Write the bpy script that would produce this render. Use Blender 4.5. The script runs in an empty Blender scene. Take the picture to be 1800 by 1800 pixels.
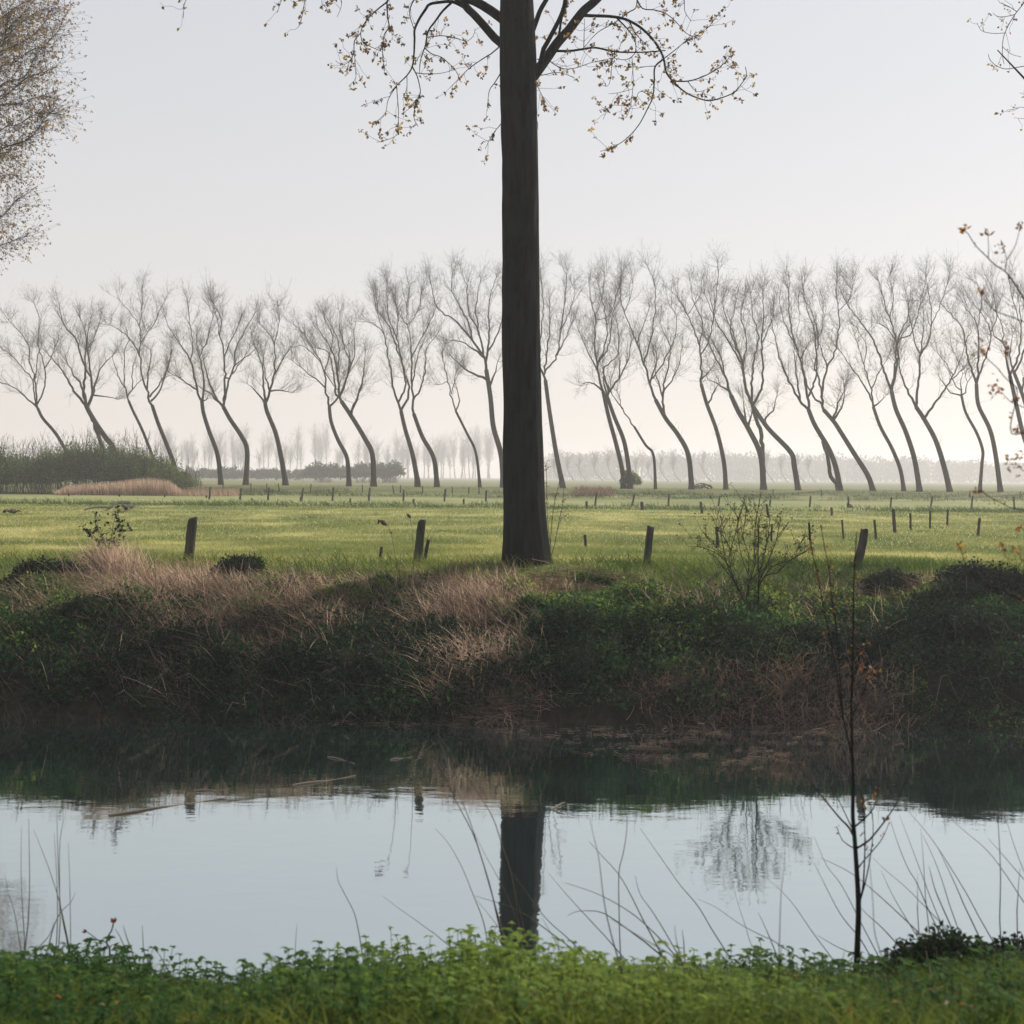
import bpy, math
import numpy as np
from mathutils import Vector, Matrix

# ------------------------------------------------------------------ camera, sky, sun, exposure
SC = bpy.context.scene
COL = SC.collection
F = 2614.0            # focal length in pixels of the 1800 px photograph
HY = 839.0            # height of the horizon at the middle of the photograph
ROLL = math.radians(0.45)
CAM = np.array([0.0, 0.0, 4.0])
CR = np.array([math.cos(ROLL), 0, math.sin(ROLL)])
CU = np.array([-math.sin(ROLL), 0, math.cos(ROLL)])
FW = np.array([0.0, 1.0, 0.0])

cd = bpy.data.cameras.new("camera")
cam = bpy.data.objects.new("camera", cd)
COL.objects.link(cam)
cd.sensor_width = 36
cd.lens = F / 1800 * 36
cd.shift_y = -(900 - HY) / 1800
cd.clip_start = 0.1
cd.clip_end = 9000
cd.dof.use_dof = True
cd.dof.focus_distance = 45
cd.dof.aperture_fstop = 2.8
M = Matrix(((CR[0], CU[0], -FW[0], CAM[0]), (CR[1], CU[1], -FW[1], CAM[1]), (CR[2], CU[2], -FW[2], CAM[2]), (0, 0, 0, 1)))
cam.matrix_world = M
SC.camera = cam

SUN_AZ, SUN_EL = math.radians(49), math.radians(38)
wd = bpy.data.worlds.new("World")
SC.world = wd
wd.use_nodes = True
nt = wd.node_tree
nt.nodes.clear()
sky = nt.nodes.new('ShaderNodeTexSky')
sky.sky_type = 'NISHITA'
sky.sun_disc = False
sky.sun_elevation = SUN_EL
sky.sun_rotation = SUN_AZ
sky.air_density = 1.0
sky.dust_density = 1.5
sky.ozone_density = 1.0
hs = nt.nodes.new('ShaderNodeHueSaturation')
hs.inputs['Saturation'].default_value = 0.75
bg = nt.nodes.new('ShaderNodeBackground')
bg.inputs['Strength'].default_value = 0.10
wo = nt.nodes.new('ShaderNodeOutputWorld')
nt.links.new(sky.outputs[0], hs.inputs['Color'])
pale = nt.nodes.new('ShaderNodeMix')          # thin even overcast veiling the clear sky
pale.data_type = 'RGBA'
pale.inputs['Factor'].default_value = 0.72
# the veil is creamy low down and turns bluish higher up
geo = nt.nodes.new('ShaderNodeTexCoord')
sep = nt.nodes.new('ShaderNodeSeparateXYZ')
nt.links.new(geo.outputs['Generated'], sep.inputs[0])
vr = nt.nodes.new('ShaderNodeValToRGB')
vr.color_ramp.elements[0].position = 0.03
vr.color_ramp.elements[0].color = (0.86, 0.785, 0.745, 1)
vr.color_ramp.elements[1].position = 0.36
vr.color_ramp.elements[1].color = (0.70, 0.715, 0.735, 1)
nt.links.new(sep.outputs['Z'], vr.inputs[0])
sc_ = nt.nodes.new('ShaderNodeVectorMath')
sc_.operation = 'SCALE'
sc_.inputs['Scale'].default_value = 10.0
nt.links.new(vr.outputs[0], sc_.inputs[0])
nt.links.new(sc_.outputs[0], pale.inputs['B'])
nt.links.new(hs.outputs[0], pale.inputs['A'])
nt.links.new(pale.outputs['Result'], bg.inputs['Color'])
nt.links.new(bg.outputs[0], wo.inputs['Surface'])

sl = bpy.data.lights.new("sun", 'SUN')
sl.energy = 5.0
sl.angle = math.radians(1.5)
sl.color = (1.0, 0.945, 0.875)
sun = bpy.data.objects.new("sun", sl)
COL.objects.link(sun)
SDIR = Vector((math.sin(SUN_AZ) * math.cos(SUN_EL), math.cos(SUN_AZ) * math.cos(SUN_EL), math.sin(SUN_EL)))
sun.rotation_euler = SDIR.to_track_quat('Z', 'Y').to_euler()
sun.location = (60, 60, 60)

SC.view_settings.view_transform = 'Standard'
SC.view_settings.look = 'None'
SC.view_settings.exposure = 0.09
SC.view_settings.gamma = 1.0
SC.render.engine = 'CYCLES'
SC.cycles.use_denoising = True
SC.cycles.max_bounces = 6
SC.cycles.transparent_max_bounces = 8
SC.cycles.volume_bounces = 1

# ------------------------------------------------------------------ helpers
R = np.random.default_rng(11)

def P(px, py, D):
    """the point seen at photograph pixel (px, py) at depth D metres"""
    px, py, D = np.broadcast_arrays(np.asarray(px, float), np.asarray(py, float), np.asarray(D, float))
    u = (px - 900) / F
    v = (HY - py) / F
    return CAM + D[..., None] * (FW + u[..., None] * CR + v[..., None] * CU)

def proj(p):
    d = p - CAM
    y = np.maximum(d[..., 1], 1e-3)
    return 900 + F * (d @ CR) / y, HY - F * (d @ CU) / y

def hash2(i, j, s):
    h = np.sin(i * 127.1 + j * 311.7 + s * 74.7) * 43758.5453
    return h - np.floor(h)

def vnoise(x, y, s=0.0):
    x = np.asarray(x, float); y = np.asarray(y, float)
    xi, yi = np.floor(x), np.floor(y)
    fx, fy = x - xi, y - yi
    fx = fx * fx * (3 - 2 * fx); fy = fy * fy * (3 - 2 * fy)
    a = hash2(xi, yi, s); b = hash2(xi + 1, yi, s); c = hash2(xi, yi + 1, s); d = hash2(xi + 1, yi + 1, s)
    return (a * (1 - fx) + b * fx) * (1 - fy) + (c * (1 - fx) + d * fx) * fy

def fbm(x, y, s=0.0, o=3):
    t, a, n = 0, 0.5, 0
    for k in range(o):
        t = t + a * vnoise(x * 2 ** k, y * 2 ** k, s + k * 7.3)
        n += a; a *= 0.5
    return t / n

def norm(v):
    return v / np.maximum(np.linalg.norm(v, axis=-1, keepdims=True), 1e-9)

def lin(r, g, b):
    f = lambda c: (c / 255 / 12.92) if c / 255 <= 0.04045 else ((c / 255 + 0.055) / 1.055) ** 2.4
    return (f(r), f(g), f(b), 1)

class MB:
    """collects faces of one mesh"""
    def __init__(self):
        self.v, self.f, self.var, self.n = [], [], [], 0
    def add(self, v, f, var=0.5):
        v = np.asarray(v, np.float32).reshape(-1, 3)
        f = np.asarray(f, np.int64)
        self.v.append(v)
        self.f.append(f + self.n)
        self.var.append(np.broadcast_to(np.asarray(var, np.float32), (len(f),)))
        self.n += len(v)
    def build(self, name, mat, parent=None, smooth=True, origin=None):
        V = np.concatenate(self.v)
        if origin is not None:
            V = V - np.asarray(origin, np.float32)
        me = bpy.data.meshes.new(name)
        me.vertices.add(len(V))
        me.vertices.foreach_set('co', V.ravel())
        loops = np.concatenate([f.ravel() for f in self.f]).astype(np.int32)
        tot = np.concatenate([np.full(len(f), f.shape[1], np.int32) for f in self.f])
        start = np.concatenate([[0], np.cumsum(tot)[:-1]]).astype(np.int32)
        me.loops.add(len(loops))
        me.loops.foreach_set('vertex_index', loops)
        me.polygons.add(len(tot))
        me.polygons.foreach_set('loop_start', start)
        if smooth:
            me.polygons.foreach_set('use_smooth', np.ones(len(tot), bool))
        at = me.attributes.new('var', 'FLOAT', 'FACE')
        at.data.foreach_set('value', np.concatenate(self.var).astype(np.float32))
        me.update(calc_edges=True)
        me.materials.append(mat)
        o = bpy.data.objects.new(name, me)
        COL.objects.link(o)
        if origin is not None and parent is None:
            o.location = [float(c) for c in origin]
        if parent is not None:
            o.parent = parent
        return o

def tag(o, label=None, cat=None, group=None, kind=None):
    if label: o['label'] = label
    if cat: o['category'] = cat
    if group: o['group'] = group
    if kind: o['kind'] = kind
    return o

def thing(name, loc, label, cat, group=None):
    o = bpy.data.objects.new(name, None)
    COL.objects.link(o)
    o.location = [float(c) for c in loc]
    o.empty_display_size = 0.2
    return tag(o, label, cat, group)

def tubes(mb, Pt, Rd, k=3, var=0.5):
    """N tubes of n points each: Pt (N,n,3), Rd (N,n)"""
    Pt = np.asarray(Pt, float)
    if Pt.ndim == 2: Pt = Pt[None]; Rd = np.asarray(Rd, float)[None]
    N, n, _ = Pt.shape
    if N == 0: return
    Rd = np.broadcast_to(Rd, (N, n))
    T = norm(np.gradient(Pt, axis=1))
    ref = np.where(np.abs(T[:, :1, 1:2]) < 0.8, np.array([0, 1.0, 0]), np.array([1.0, 0, 0.2]))
    A = norm(np.cross(T, np.broadcast_to(ref, T.shape)))
    B = np.cross(T, A)
    th = np.arange(k) * 2 * math.pi / k
    ring = A[:, :, None] * np.cos(th)[:, None] + B[:, :, None] * np.sin(th)[:, None]
    V = Pt[:, :, None] + ring * Rd[:, :, None, None]
    base = (np.arange(N) * n * k)[:, None, None] + (np.arange(n - 1) * k)[None, :, None]
    j = np.arange(k)[None, None]; j2 = (j + 1) % k
    f = np.stack([base + j, base + j2, base + k + j2, base + k + j], -1).reshape(-1, 4)
    vv = np.repeat(np.broadcast_to(np.asarray(var, float), (N,)), (n - 1) * k)
    mb.add(V.reshape(-1, 3), f, vv)

def leaves(mb, C, Dr, Nm, L, W, var=0.5, fold=0.25):
    """N small pointed leaves starting at C along Dr, folded along the midrib"""
    N = len(C)
    if N == 0: return
    Dr = norm(Dr); S = norm(np.cross(Dr, Nm)); U = np.cross(S, Dr)
    L = np.broadcast_to(L, (N,))[:, None]; W = np.broadcast_to(W, (N,))[:, None]
    v = np.stack([C, C + Dr * L * 0.42 + S * W * 0.5 + U * W * fold, C + Dr * L - U * L * 0.12, C + Dr * L * 0.42 - S * W * 0.5 + U * W * fold], 1)
    b = (np.arange(N) * 4)[:, None]
    f = np.concatenate([b + np.array([[0, 1, 2]]), b + np.array([[0, 2, 3]])])
    vv = np.broadcast_to(np.asarray(var, float), (N,))
    mb.add(v.reshape(-1, 3), f, np.concatenate([vv, vv]))

def broad_leaves(mb, C, Dr, Nm, L, W, var=0.5):
    """larger ovate leaves with a drooping tip, 8 faces each"""
    N = len(C)
    Dr = norm(Dr); S = norm(np.cross(Dr, Nm)); U = np.cross(S, Dr)
    L = np.broadcast_to(L, (N,))[:, None]; W = np.broadcast_to(W, (N,))[:, None]
    ts = [0.0, 0.22, 0.5, 0.78, 1.0]
    ws = [0.08, 0.46, 0.5, 0.27, 0.0]
    dz = [0.0, 0.05, 0.03, -0.08, -0.24]
    rows = []
    for t, w, d in zip(ts, ws, dz):
        c = C + Dr * L * t + U * L * d
        rows += [c + S * W * w + U * W * w * 0.35, c, c - S * W * w + U * W * w * 0.35]
    v = np.stack(rows, 1)
    b = (np.arange(N) * 15)[:, None, None]
    q = []
    for r in range(4):
        q += [[r * 3, r * 3 + 1, r * 3 + 4, r * 3 + 3], [r * 3 + 1, r * 3 + 2, r * 3 + 5, r * 3 + 4]]
    f = (b + np.array(q)[None]).reshape(-1, 4)
    mb.add(v.reshape(-1, 3), f, np.repeat(np.broadcast_to(np.asarray(var, float), (N,)), 8))

def blades(mb, C, lean, L, W, bend=0.35, var=0.5, up=1.0):
    """N grass blades: ribbons of three joints, C roots, lean (N,3) sideways lean"""
    N = len(C)
    if N == 0: return
    L = np.broadcast_to(L, (N,))[:, None]; W = np.broadcast_to(W, (N,))[:, None]
    d = norm(np.array([0, 0, up]) + lean)
    side = norm(np.cross(d, norm(R.normal(size=(N, 3)) + np.array([0, 1.2, 0]))))
    bd = lean * np.broadcast_to(bend, (N,))[:, None] - np.array([0, 0, 1]) * 0.25 * np.broadcast_to(bend, (N,))[:, None]
    rows = []
    for s, w in ((0, 1.0), (0.4, 0.85), (0.75, 0.5)):
        c = C + d * L * s + bd * L * s * s
        rows += [c - side * W * w * 0.5, c + side * W * w * 0.5]
    rows.append(C + d * L + bd * L)
    v = np.stack(rows, 1)
    b = (np.arange(N) * 7)[:, None]
    f4 = np.concatenate([b + np.array([[0, 1, 3, 2]]), b + np.array([[2, 3, 5, 4]])])
    f3 = b + np.array([[4, 5, 6]])
    vv = np.broadcast_to(np.asarray(var, float), (N,))
    n0 = mb.n
    mb.add(v.reshape(-1, 3), f4, np.concatenate([vv, vv]))
    mb.f.append(f3 + n0); mb.var.append(vv.astype(np.float32))

def catmull(p, n):
    """smooth curve through the points, resampled at n even steps"""
    p = np.asarray(p, float)
    if len(p) == 2:
        return p[0] + (p[1] - p[0]) * np.linspace(0, 1, n)[:, None]
    q = np.vstack([2 * p[0] - p[1], p, 2 * p[-1] - p[-2]])
    out = []
    t = np.linspace(0, 1, 9)[:-1, None]
    for i in range(1, len(q) - 2):
        a, b, c, d = q[i - 1], q[i], q[i + 1], q[i + 2]
        out.append(0.5 * (2 * b + (c - a) * t + (2 * a - 5 * b + 4 * c - d) * t ** 2 + (3 * b - a - 3 * c + d) * t ** 3))
    out = np.vstack(out + [p[-1:]])
    s = np.concatenate([[0], np.cumsum(np.linalg.norm(np.diff(out, axis=0), axis=1))])
    u = np.linspace(0, s[-1], n)
    return np.stack([np.interp(u, s, out[:, k]) for k in range(p.shape[1])], 1)

# ------------------------------------------------------------------ materials
def mat_new(name):
    m = bpy.data.materials.new(name)
    m.use_nodes = True
    m.node_tree.nodes.clear()
    return m, m.node_tree.nodes, m.node_tree.links

def ramp(N, stops):
    r = N.new('ShaderNodeValToRGB')
    e = r.color_ramp.elements
    while len(e) < len(stops): e.new(0.5)
    for x, (p, c) in zip(e, stops):
        x.position = p; x.color = c
    return r

def leaf_mat(name, stops, trans=0.45, tcol=1.6, rough=0.55, spec=0.25, noise=0.0, nscale=1.2, warm=(1.1, 1.0, 0.6)):
    """leaf colours by the 'var' value of each leaf, light shining through"""
    m, N, Lk = mat_new(name)
    at = N.new('ShaderNodeAttribute'); at.attribute_name = 'var'
    r = ramp(N, stops)
    src = at.outputs['Fac']
    if noise:
        g = N.new('ShaderNodeNewGeometry'); t = N.new('ShaderNodeTexNoise'); t.inputs['Scale'].default_value = nscale
        Lk.new(g.outputs['Position'], t.inputs['Vector'])
        ma = N.new('ShaderNodeMath'); ma.operation = 'MULTIPLY_ADD'
        Lk.new(t.outputs['Fac'], ma.inputs[0]); ma.inputs[1].default_value = noise
        mb_ = N.new('ShaderNodeMath'); mb_.operation = 'SUBTRACT'
        Lk.new(src, mb_.inputs[0]); mb_.inputs[1].default_value = noise * 0.5
        Lk.new(mb_.outputs[0], ma.inputs[2]); src = ma.outputs[0]
    Lk.new(src, r.inputs[0])
    b = N.new('ShaderNodeBsdfPrincipled')
    b.inputs['Roughness'].default_value = rough
    b.inputs['Specular IOR Level'].default_value = spec
    Lk.new(r.outputs[0], b.inputs['Base Color'])
    tr = N.new('ShaderNodeBsdfTranslucent')
    vm = N.new('ShaderNodeVectorMath'); vm.operation = 'MULTIPLY'
    Lk.new(r.outputs[0], vm.inputs[0]); vm.inputs[1].default_value = tuple(tcol * w for w in warm)
    Lk.new(vm.outputs[0], tr.inputs['Color'])
    mx = N.new('ShaderNodeMixShader'); mx.inputs[0].default_value = trans
    Lk.new(b.outputs[0], mx.inputs[1]); Lk.new(tr.outputs[0], mx.inputs[2])
    o = N.new('ShaderNodeOutputMaterial'); Lk.new(mx.outputs[0], o.inputs['Surface'])
    return m

def bark_mat(name, c0, c1, scale=6.0, stretch=6.0, bump=0.6, moss=None):
    m, N, Lk = mat_new(name)
    tc = N.new('ShaderNodeNewGeometry')
    mp = N.new('ShaderNodeMapping'); mp.inputs['Scale'].default_value = (1, 1, 1 / stretch)
    Lk.new(tc.outputs['Position'], mp.inputs['Vector'])
    t = N.new('ShaderNodeTexNoise'); t.inputs['Scale'].default_value = scale; t.inputs['Detail'].default_value = 6; t.inputs['Roughness'].default_value = 0.65
    Lk.new(mp.outputs[0], t.inputs['Vector'])
    r = ramp(N, [(0.32, c0), (0.68, c1)])
    Lk.new(t.outputs['Fac'], r.inputs[0])
    col = r.outputs[0]
    if moss:
        t2 = N.new('ShaderNodeTexNoise'); t2.inputs['Scale'].default_value = 2.3
        Lk.new(tc.outputs['Position'], t2.inputs['Vector'])
        r2 = ramp(N, [(0.5, (0, 0, 0, 1)), (0.68, (1, 1, 1, 1))]); Lk.new(t2.outputs['Fac'], r2.inputs[0])
        mx = N.new('ShaderNodeMix'); mx.data_type = 'RGBA'
        Lk.new(r2.outputs[0], mx.inputs['Factor']); Lk.new(col, mx.inputs['A']); mx.inputs['B'].default_value = moss
        col = mx.outputs['Result']
    b = N.new('ShaderNodeBsdfPrincipled'); b.inputs['Roughness'].default_value = 0.9; b.inputs['Specular IOR Level'].default_value = 0.06
    Lk.new(col, b.inputs['Base Color'])
    bp = N.new('ShaderNodeBump'); bp.inputs['Strength'].default_value = bump; bp.inputs['Distance'].default_value = 0.08
    Lk.new(t.outputs['Fac'], bp.inputs['Height']); Lk.new(bp.outputs[0], b.inputs['Normal'])
    o = N.new('ShaderNodeOutputMaterial'); Lk.new(b.outputs[0], o.inputs['Surface'])
    return m

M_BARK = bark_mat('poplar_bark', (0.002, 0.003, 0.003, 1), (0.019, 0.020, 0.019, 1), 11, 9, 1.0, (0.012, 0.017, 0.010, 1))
M_ROWBARK = bark_mat('row_bark', (0.03, 0.026, 0.022, 1), (0.07, 0.06, 0.05, 1), 3, 5, 0.4)
M_TWIG = bark_mat('twig_bark', (0.05, 0.042, 0.03, 1), (0.11, 0.09, 0.06, 1), 3, 2, 0.0)
M_POST = bark_mat('weathered_wood', (0.02, 0.018, 0.015, 1), (0.10, 0.09, 0.075, 1), 16, 9, 0.8, (0.045, 0.06, 0.03, 1))
M_STEM = leaf_mat('dry_stem', [(0, (0.045, 0.035, 0.028, 1)), (1, (0.20, 0.16, 0.12, 1))], 0.1, 1.0, 0.8, 0.1)
M_BROWNLEAF = leaf_mat('young_poplar_leaf', [(0, (0.055, 0.034, 0.022, 1)), (0.5, (0.18, 0.115, 0.06, 1)), (1, (0.38, 0.28, 0.11, 1))], 0.5, 1.5)
M_RUSTLEAF = leaf_mat('rust_leaf', [(0, (0.07, 0.022, 0.014, 1)), (0.6, (0.17, 0.07, 0.025, 1)), (1, (0.36, 0.23, 0.05, 1))], 0.45, 1.4)
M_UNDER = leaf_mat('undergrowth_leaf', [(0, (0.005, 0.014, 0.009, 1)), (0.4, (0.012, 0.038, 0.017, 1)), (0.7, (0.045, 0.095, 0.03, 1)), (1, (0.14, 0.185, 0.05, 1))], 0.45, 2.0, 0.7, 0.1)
M_NETTLE = leaf_mat('nettle_leaf', [(0, (0.015, 0.04, 0.011, 1)), (0.45, (0.035, 0.082, 0.02, 1)), (1, (0.145, 0.205, 0.04, 1))], 0.45, 1.8, 0.75, 0.08)
M_GRASS = leaf_mat('grass_blade', [(0, (0.018, 0.04, 0.012, 1)), (0.5, (0.05, 0.09, 0.02, 1)), (1, (0.15, 0.17, 0.045, 1))], 0.42, 1.8, 0.75, 0.1)
M_MEADOW = leaf_mat('meadow_grass', [(0, (0.085, 0.125, 0.035, 1)), (0.5, (0.185, 0.21, 0.075, 1)), (0.9, (0.40, 0.385, 0.19, 1)), (1, (0.7, 0.66, 0.45, 1))], 0.4, 1.5)
M_REED = leaf_mat('dry_reed', [(0, (0.07, 0.05, 0.042, 1)), (0.45, (0.25, 0.185, 0.15, 1)), (1, (0.58, 0.46, 0.38, 1))], 0.5, 1.8, 0.8, 0.1, warm=(1.05, 0.96, 0.8))
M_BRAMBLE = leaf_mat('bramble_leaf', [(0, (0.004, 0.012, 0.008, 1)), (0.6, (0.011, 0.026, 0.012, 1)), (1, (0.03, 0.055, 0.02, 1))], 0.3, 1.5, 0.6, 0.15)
M_HEDGE = leaf_mat('hedge_leaf', [(0, (0.016, 0.04, 0.016, 1)), (0.5, (0.055, 0.11, 0.038, 1)), (1, (0.17, 0.21, 0.09, 1))], 0.4, 1.7)
M_FARLEAF = leaf_mat('far_leaf', [(0, (0.04, 0.05, 0.03, 1)), (1, (0.10, 0.13, 0.05, 1))], 0.2, 1.2)

# ------------------------------------------------------------------ ground, water, air
def gz(x, y):
    x = np.asarray(x, float); y = np.asarray(y, float)
    ns = np.interp(x, [-6, -4, -3, -2, -1.2, 0.5, 1.5, 2.6, 3.1, 4, 8], [0.2, 0.2, 0.15, -0.25, 0.12, 0.15, 0.08, 0.05, 0.4, 0.5, 0.3])
    yn = y - ns
    near = np.interp(yn, [-60, -40, 2.5, 5, 8, 10.2, 11.0, 11.5, 12.5, 14, 18], [2.6, 2.6, 2.35, 1.85, 1.0, 0.40, 0.14, 0, -0.5, -1.2, -1.3])
    fs = 1.1 * (fbm(x * 0.2 + 3.7, 0 * x + 1.3, 5.0) - 0.5)
    w = np.clip((33 - y) / 3, 0, 1)
    yf = y - fs * w
    far = np.interp(yf, [18, 23.3, 24.3, 24.5, 25.1, 26.3, 27.6, 29, 30.3, 60, 88, 93, 98, 138, 147, 167, 184, 3200],
                    [-1.3, -0.6, 0, 0.22, 0.72, 1.24, 1.58, 1.86, 2.17, 2.15, 2.13, 1.85, 2.13, 2.15, 2.92, 2.95, 2.3, 2.3])
    m = np.clip((y - 24.6) / 0.8, 0, 1) * np.clip((31 - y) / 2.0, 0, 1)
    far = far + m * 0.8 * (fbm(x * 0.6, y * 0.6, 2.0) - 0.5)
    far = far + np.clip((y - 29) / 10, 0, 1) * 0.12 * (fbm(x * 0.07, y * 0.07, 9.0) - 0.5)
    return np.where(y < 18, near, far)

def grow_axis(a, b, step, lo, hi, g=1.12):
    c = list(np.arange(a, b + step / 2, step))
    s = step
    while c[-1] < hi:
        s *= g; c.append(min(c[-1] + s, hi))
    s = step; d = [c[0]]
    while d[-1] > lo:
        s *= g; d.append(max(d[-1] - s, lo))
    return np.array(d[:0:-1] + c)

gx = grow_axis(-16, 16, 0.16, -2200, 2200)
gy = np.concatenate([grow_axis(7, 32, 0.12, -50, 32, 1.15), np.geomspace(32.15, 3100, 130)])
GX, GY = np.meshgrid(gx, gy)
GZ = gz(GX, GY)
mb = MB()
nx, ny = len(gx), len(gy)
idx = np.arange(nx * ny).reshape(ny, nx)
mb.add(np.stack([GX, GY, GZ], -1), np.stack([idx[:-1, :-1], idx[:-1, 1:], idx[1:, 1:], idx[1:, :-1]], -1).reshape(-1, 4))

def ground_mat():
    m, N, Lk = mat_new('ground_soil_and_turf')
    g = N.new('ShaderNodeNewGeometry')
    sp = N.new('ShaderNodeSeparateXYZ'); Lk.new(g.outputs['Position'], sp.inputs[0])
    def noise(scale, det, mapscale=None):
        t = N.new('ShaderNodeTexNoise'); t.inputs['Scale'].default_value = scale; t.inputs['Detail'].default_value = det
        if mapscale:
            mp = N.new('ShaderNodeMapping'); mp.inputs['Scale'].default_value = mapscale
            Lk.new(g.outputs['Position'], mp.inputs['Vector']); Lk.new(mp.outputs[0], t.inputs['Vector'])
        else:
            Lk.new(g.outputs['Position'], t.inputs['Vector'])
        return t.outputs['Fac']
    def mix(f, a, b):
        x = N.new('ShaderNodeMix'); x.data_type = 'RGBA'
        Lk.new(f, x.inputs['Factor'])
        for k, c in (('A', a), ('B', b)):
            if isinstance(c, tuple): x.inputs[k].default_value = c
            else: Lk.new(c, x.inputs[k])
        return x.outputs['Result']
    def sm(v, lo, hi):
        x = N.new('ShaderNodeMapRange'); x.interpolation_type = 'SMOOTHSTEP'
        Lk.new(v, x.inputs['Value']); x.inputs['From Min'].default_value = lo; x.inputs['From Max'].default_value = hi
        return x.outputs['Result']
    fine = noise(9, 6, (1, 1, 1))
    big = noise(0.09, 4, (1, 0.6, 1))
    streak = noise(0.5, 5, (0.25, 1.2, 1))
    r1 = ramp(N, [(0.3, (0.09, 0.125, 0.035, 1)), (0.5, (0.17, 0.19, 0.065, 1)), (0.7, (0.30, 0.29, 0.13, 1))]); Lk.new(streak, r1.inputs[0])
    r2 = ramp(N, [(0.35, (0.115, 0.15, 0.045, 1)), (0.65, (0.28, 0.27, 0.12, 1))]); Lk.new(big, r2.inputs[0])
    hf = N.new('ShaderNodeMath'); hf.operation = 'ADD'; hf.inputs[1].default_value = 0.0; hf.inputs[0].default_value = 0.5
    meadow = mix(hf.outputs[0], r1.outputs[0], r2.outputs[0])
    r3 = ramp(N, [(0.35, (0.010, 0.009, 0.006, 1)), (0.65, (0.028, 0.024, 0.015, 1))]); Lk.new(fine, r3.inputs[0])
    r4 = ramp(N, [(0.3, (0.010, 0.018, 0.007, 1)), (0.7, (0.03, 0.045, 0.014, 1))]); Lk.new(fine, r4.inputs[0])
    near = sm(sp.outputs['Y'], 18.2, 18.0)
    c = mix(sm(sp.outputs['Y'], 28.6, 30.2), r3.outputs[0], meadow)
    # rough dull sward beside the far ditch and on the dyke under the leaning trees
    rf = ramp(N, [(0.4, (0.10, 0.115, 0.04, 1)), (0.6, (0.15, 0.15, 0.06, 1))]); Lk.new(streak, rf.inputs[0])
    c = mix(sm(sp.outputs['Y'], 139, 143), c, rf.outputs[0])
    c = mix(near, c, r4.outputs[0])
    b = N.new('ShaderNodeBsdfPrincipled'); b.inputs['Roughness'].default_value = 0.95; b.inputs['Specular IOR Level'].default_value = 0.1
    Lk.new(c, b.inputs['Base Color'])
    bp = N.new('ShaderNodeBump'); bp.inputs['Strength'].default_value = 0.8; bp.inputs['Distance'].default_value = 0.06
    Lk.new(fine, bp.inputs['Height']); Lk.new(bp.outputs[0], b.inputs['Normal'])
    o = N.new('ShaderNodeOutputMaterial'); Lk.new(b.outputs[0], o.inputs['Surface'])
    return m

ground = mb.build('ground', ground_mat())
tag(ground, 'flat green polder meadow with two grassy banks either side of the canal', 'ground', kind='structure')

def water_mat():
    m, N, Lk = mat_new('still_canal_water')
    g = N.new('ShaderNodeNewGeometry')
    mp = N.new('ShaderNodeMapping'); mp.inputs['Scale'].default_value = (0.5, 1.0, 1)
    Lk.new(g.outputs['Position'], mp.inputs['Vector'])
    t = N.new('ShaderNodeTexNoise'); t.inputs['Scale'].default_value = 2.2; t.inputs['Detail'].default_value = 4; t.inputs['Roughness'].default_value = 0.55
    Lk.new(mp.outputs[0], t.inputs['Vector'])
    t2 = N.new('ShaderNodeTexNoise'); t2.inputs['Scale'].default_value = 0.35
    Lk.new(g.outputs['Position'], t2.inputs['Vector'])
    mu = N.new('ShaderNodeMath'); mu.operation = 'MULTIPLY'; Lk.new(t.outputs['Fac'], mu.inputs[0]); Lk.new(t2.outputs['Fac'], mu.inputs[1])
    bp = N.new('ShaderNodeBump'); bp.inputs['Strength'].default_value = 0.2; bp.inputs['Distance'].default_value = 0.03
    Lk.new(mu.outputs[0], bp.inputs['Height'])
    gl = N.new('ShaderNodeBsdfGlossy'); gl.inputs['Roughness'].default_value = 0.03; gl.inputs['Color'].default_value = (0.87, 0.96, 0.97, 1)
    df = N.new('ShaderNodeBsdfDiffuse'); df.inputs['Color'].default_value = (0.008, 0.016, 0.017, 1)
    Lk.new(bp.outputs[0], gl.inputs['Normal'])
    fr = N.new('ShaderNodeFresnel'); fr.inputs['IOR'].default_value = 3.2
    Lk.new(bp.outputs[0], fr.inputs['Normal'])
    mx = N.new('ShaderNodeMixShader')
    ad = N.new('ShaderNodeMath'); ad.operation = 'MULTIPLY_ADD'; ad.use_clamp = True; ad.inputs[1].default_value = 0.9; ad.inputs[2].default_value = 0.40
    Lk.new(fr.outputs[0], ad.inputs[0]); Lk.new(ad.outputs[0], mx.inputs[0]); Lk.new(df.outputs[0], mx.inputs[1]); Lk.new(gl.outputs[0], mx.inputs[2])
    o = N.new('ShaderNodeOutputMaterial'); Lk.new(mx.outputs[0], o.inputs['Surface'])
    return m
mb = MB()
mb.add([(-900, 5, 0), (900, 5, 0), (900, 29, 0), (-900, 29, 0)], [(0, 1, 2, 3)])
water = mb.build('water', water_mat(), smooth=False)
tag(water, 'still canal water mirroring the pale sky and the dark trunk', 'water', kind='structure')

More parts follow.
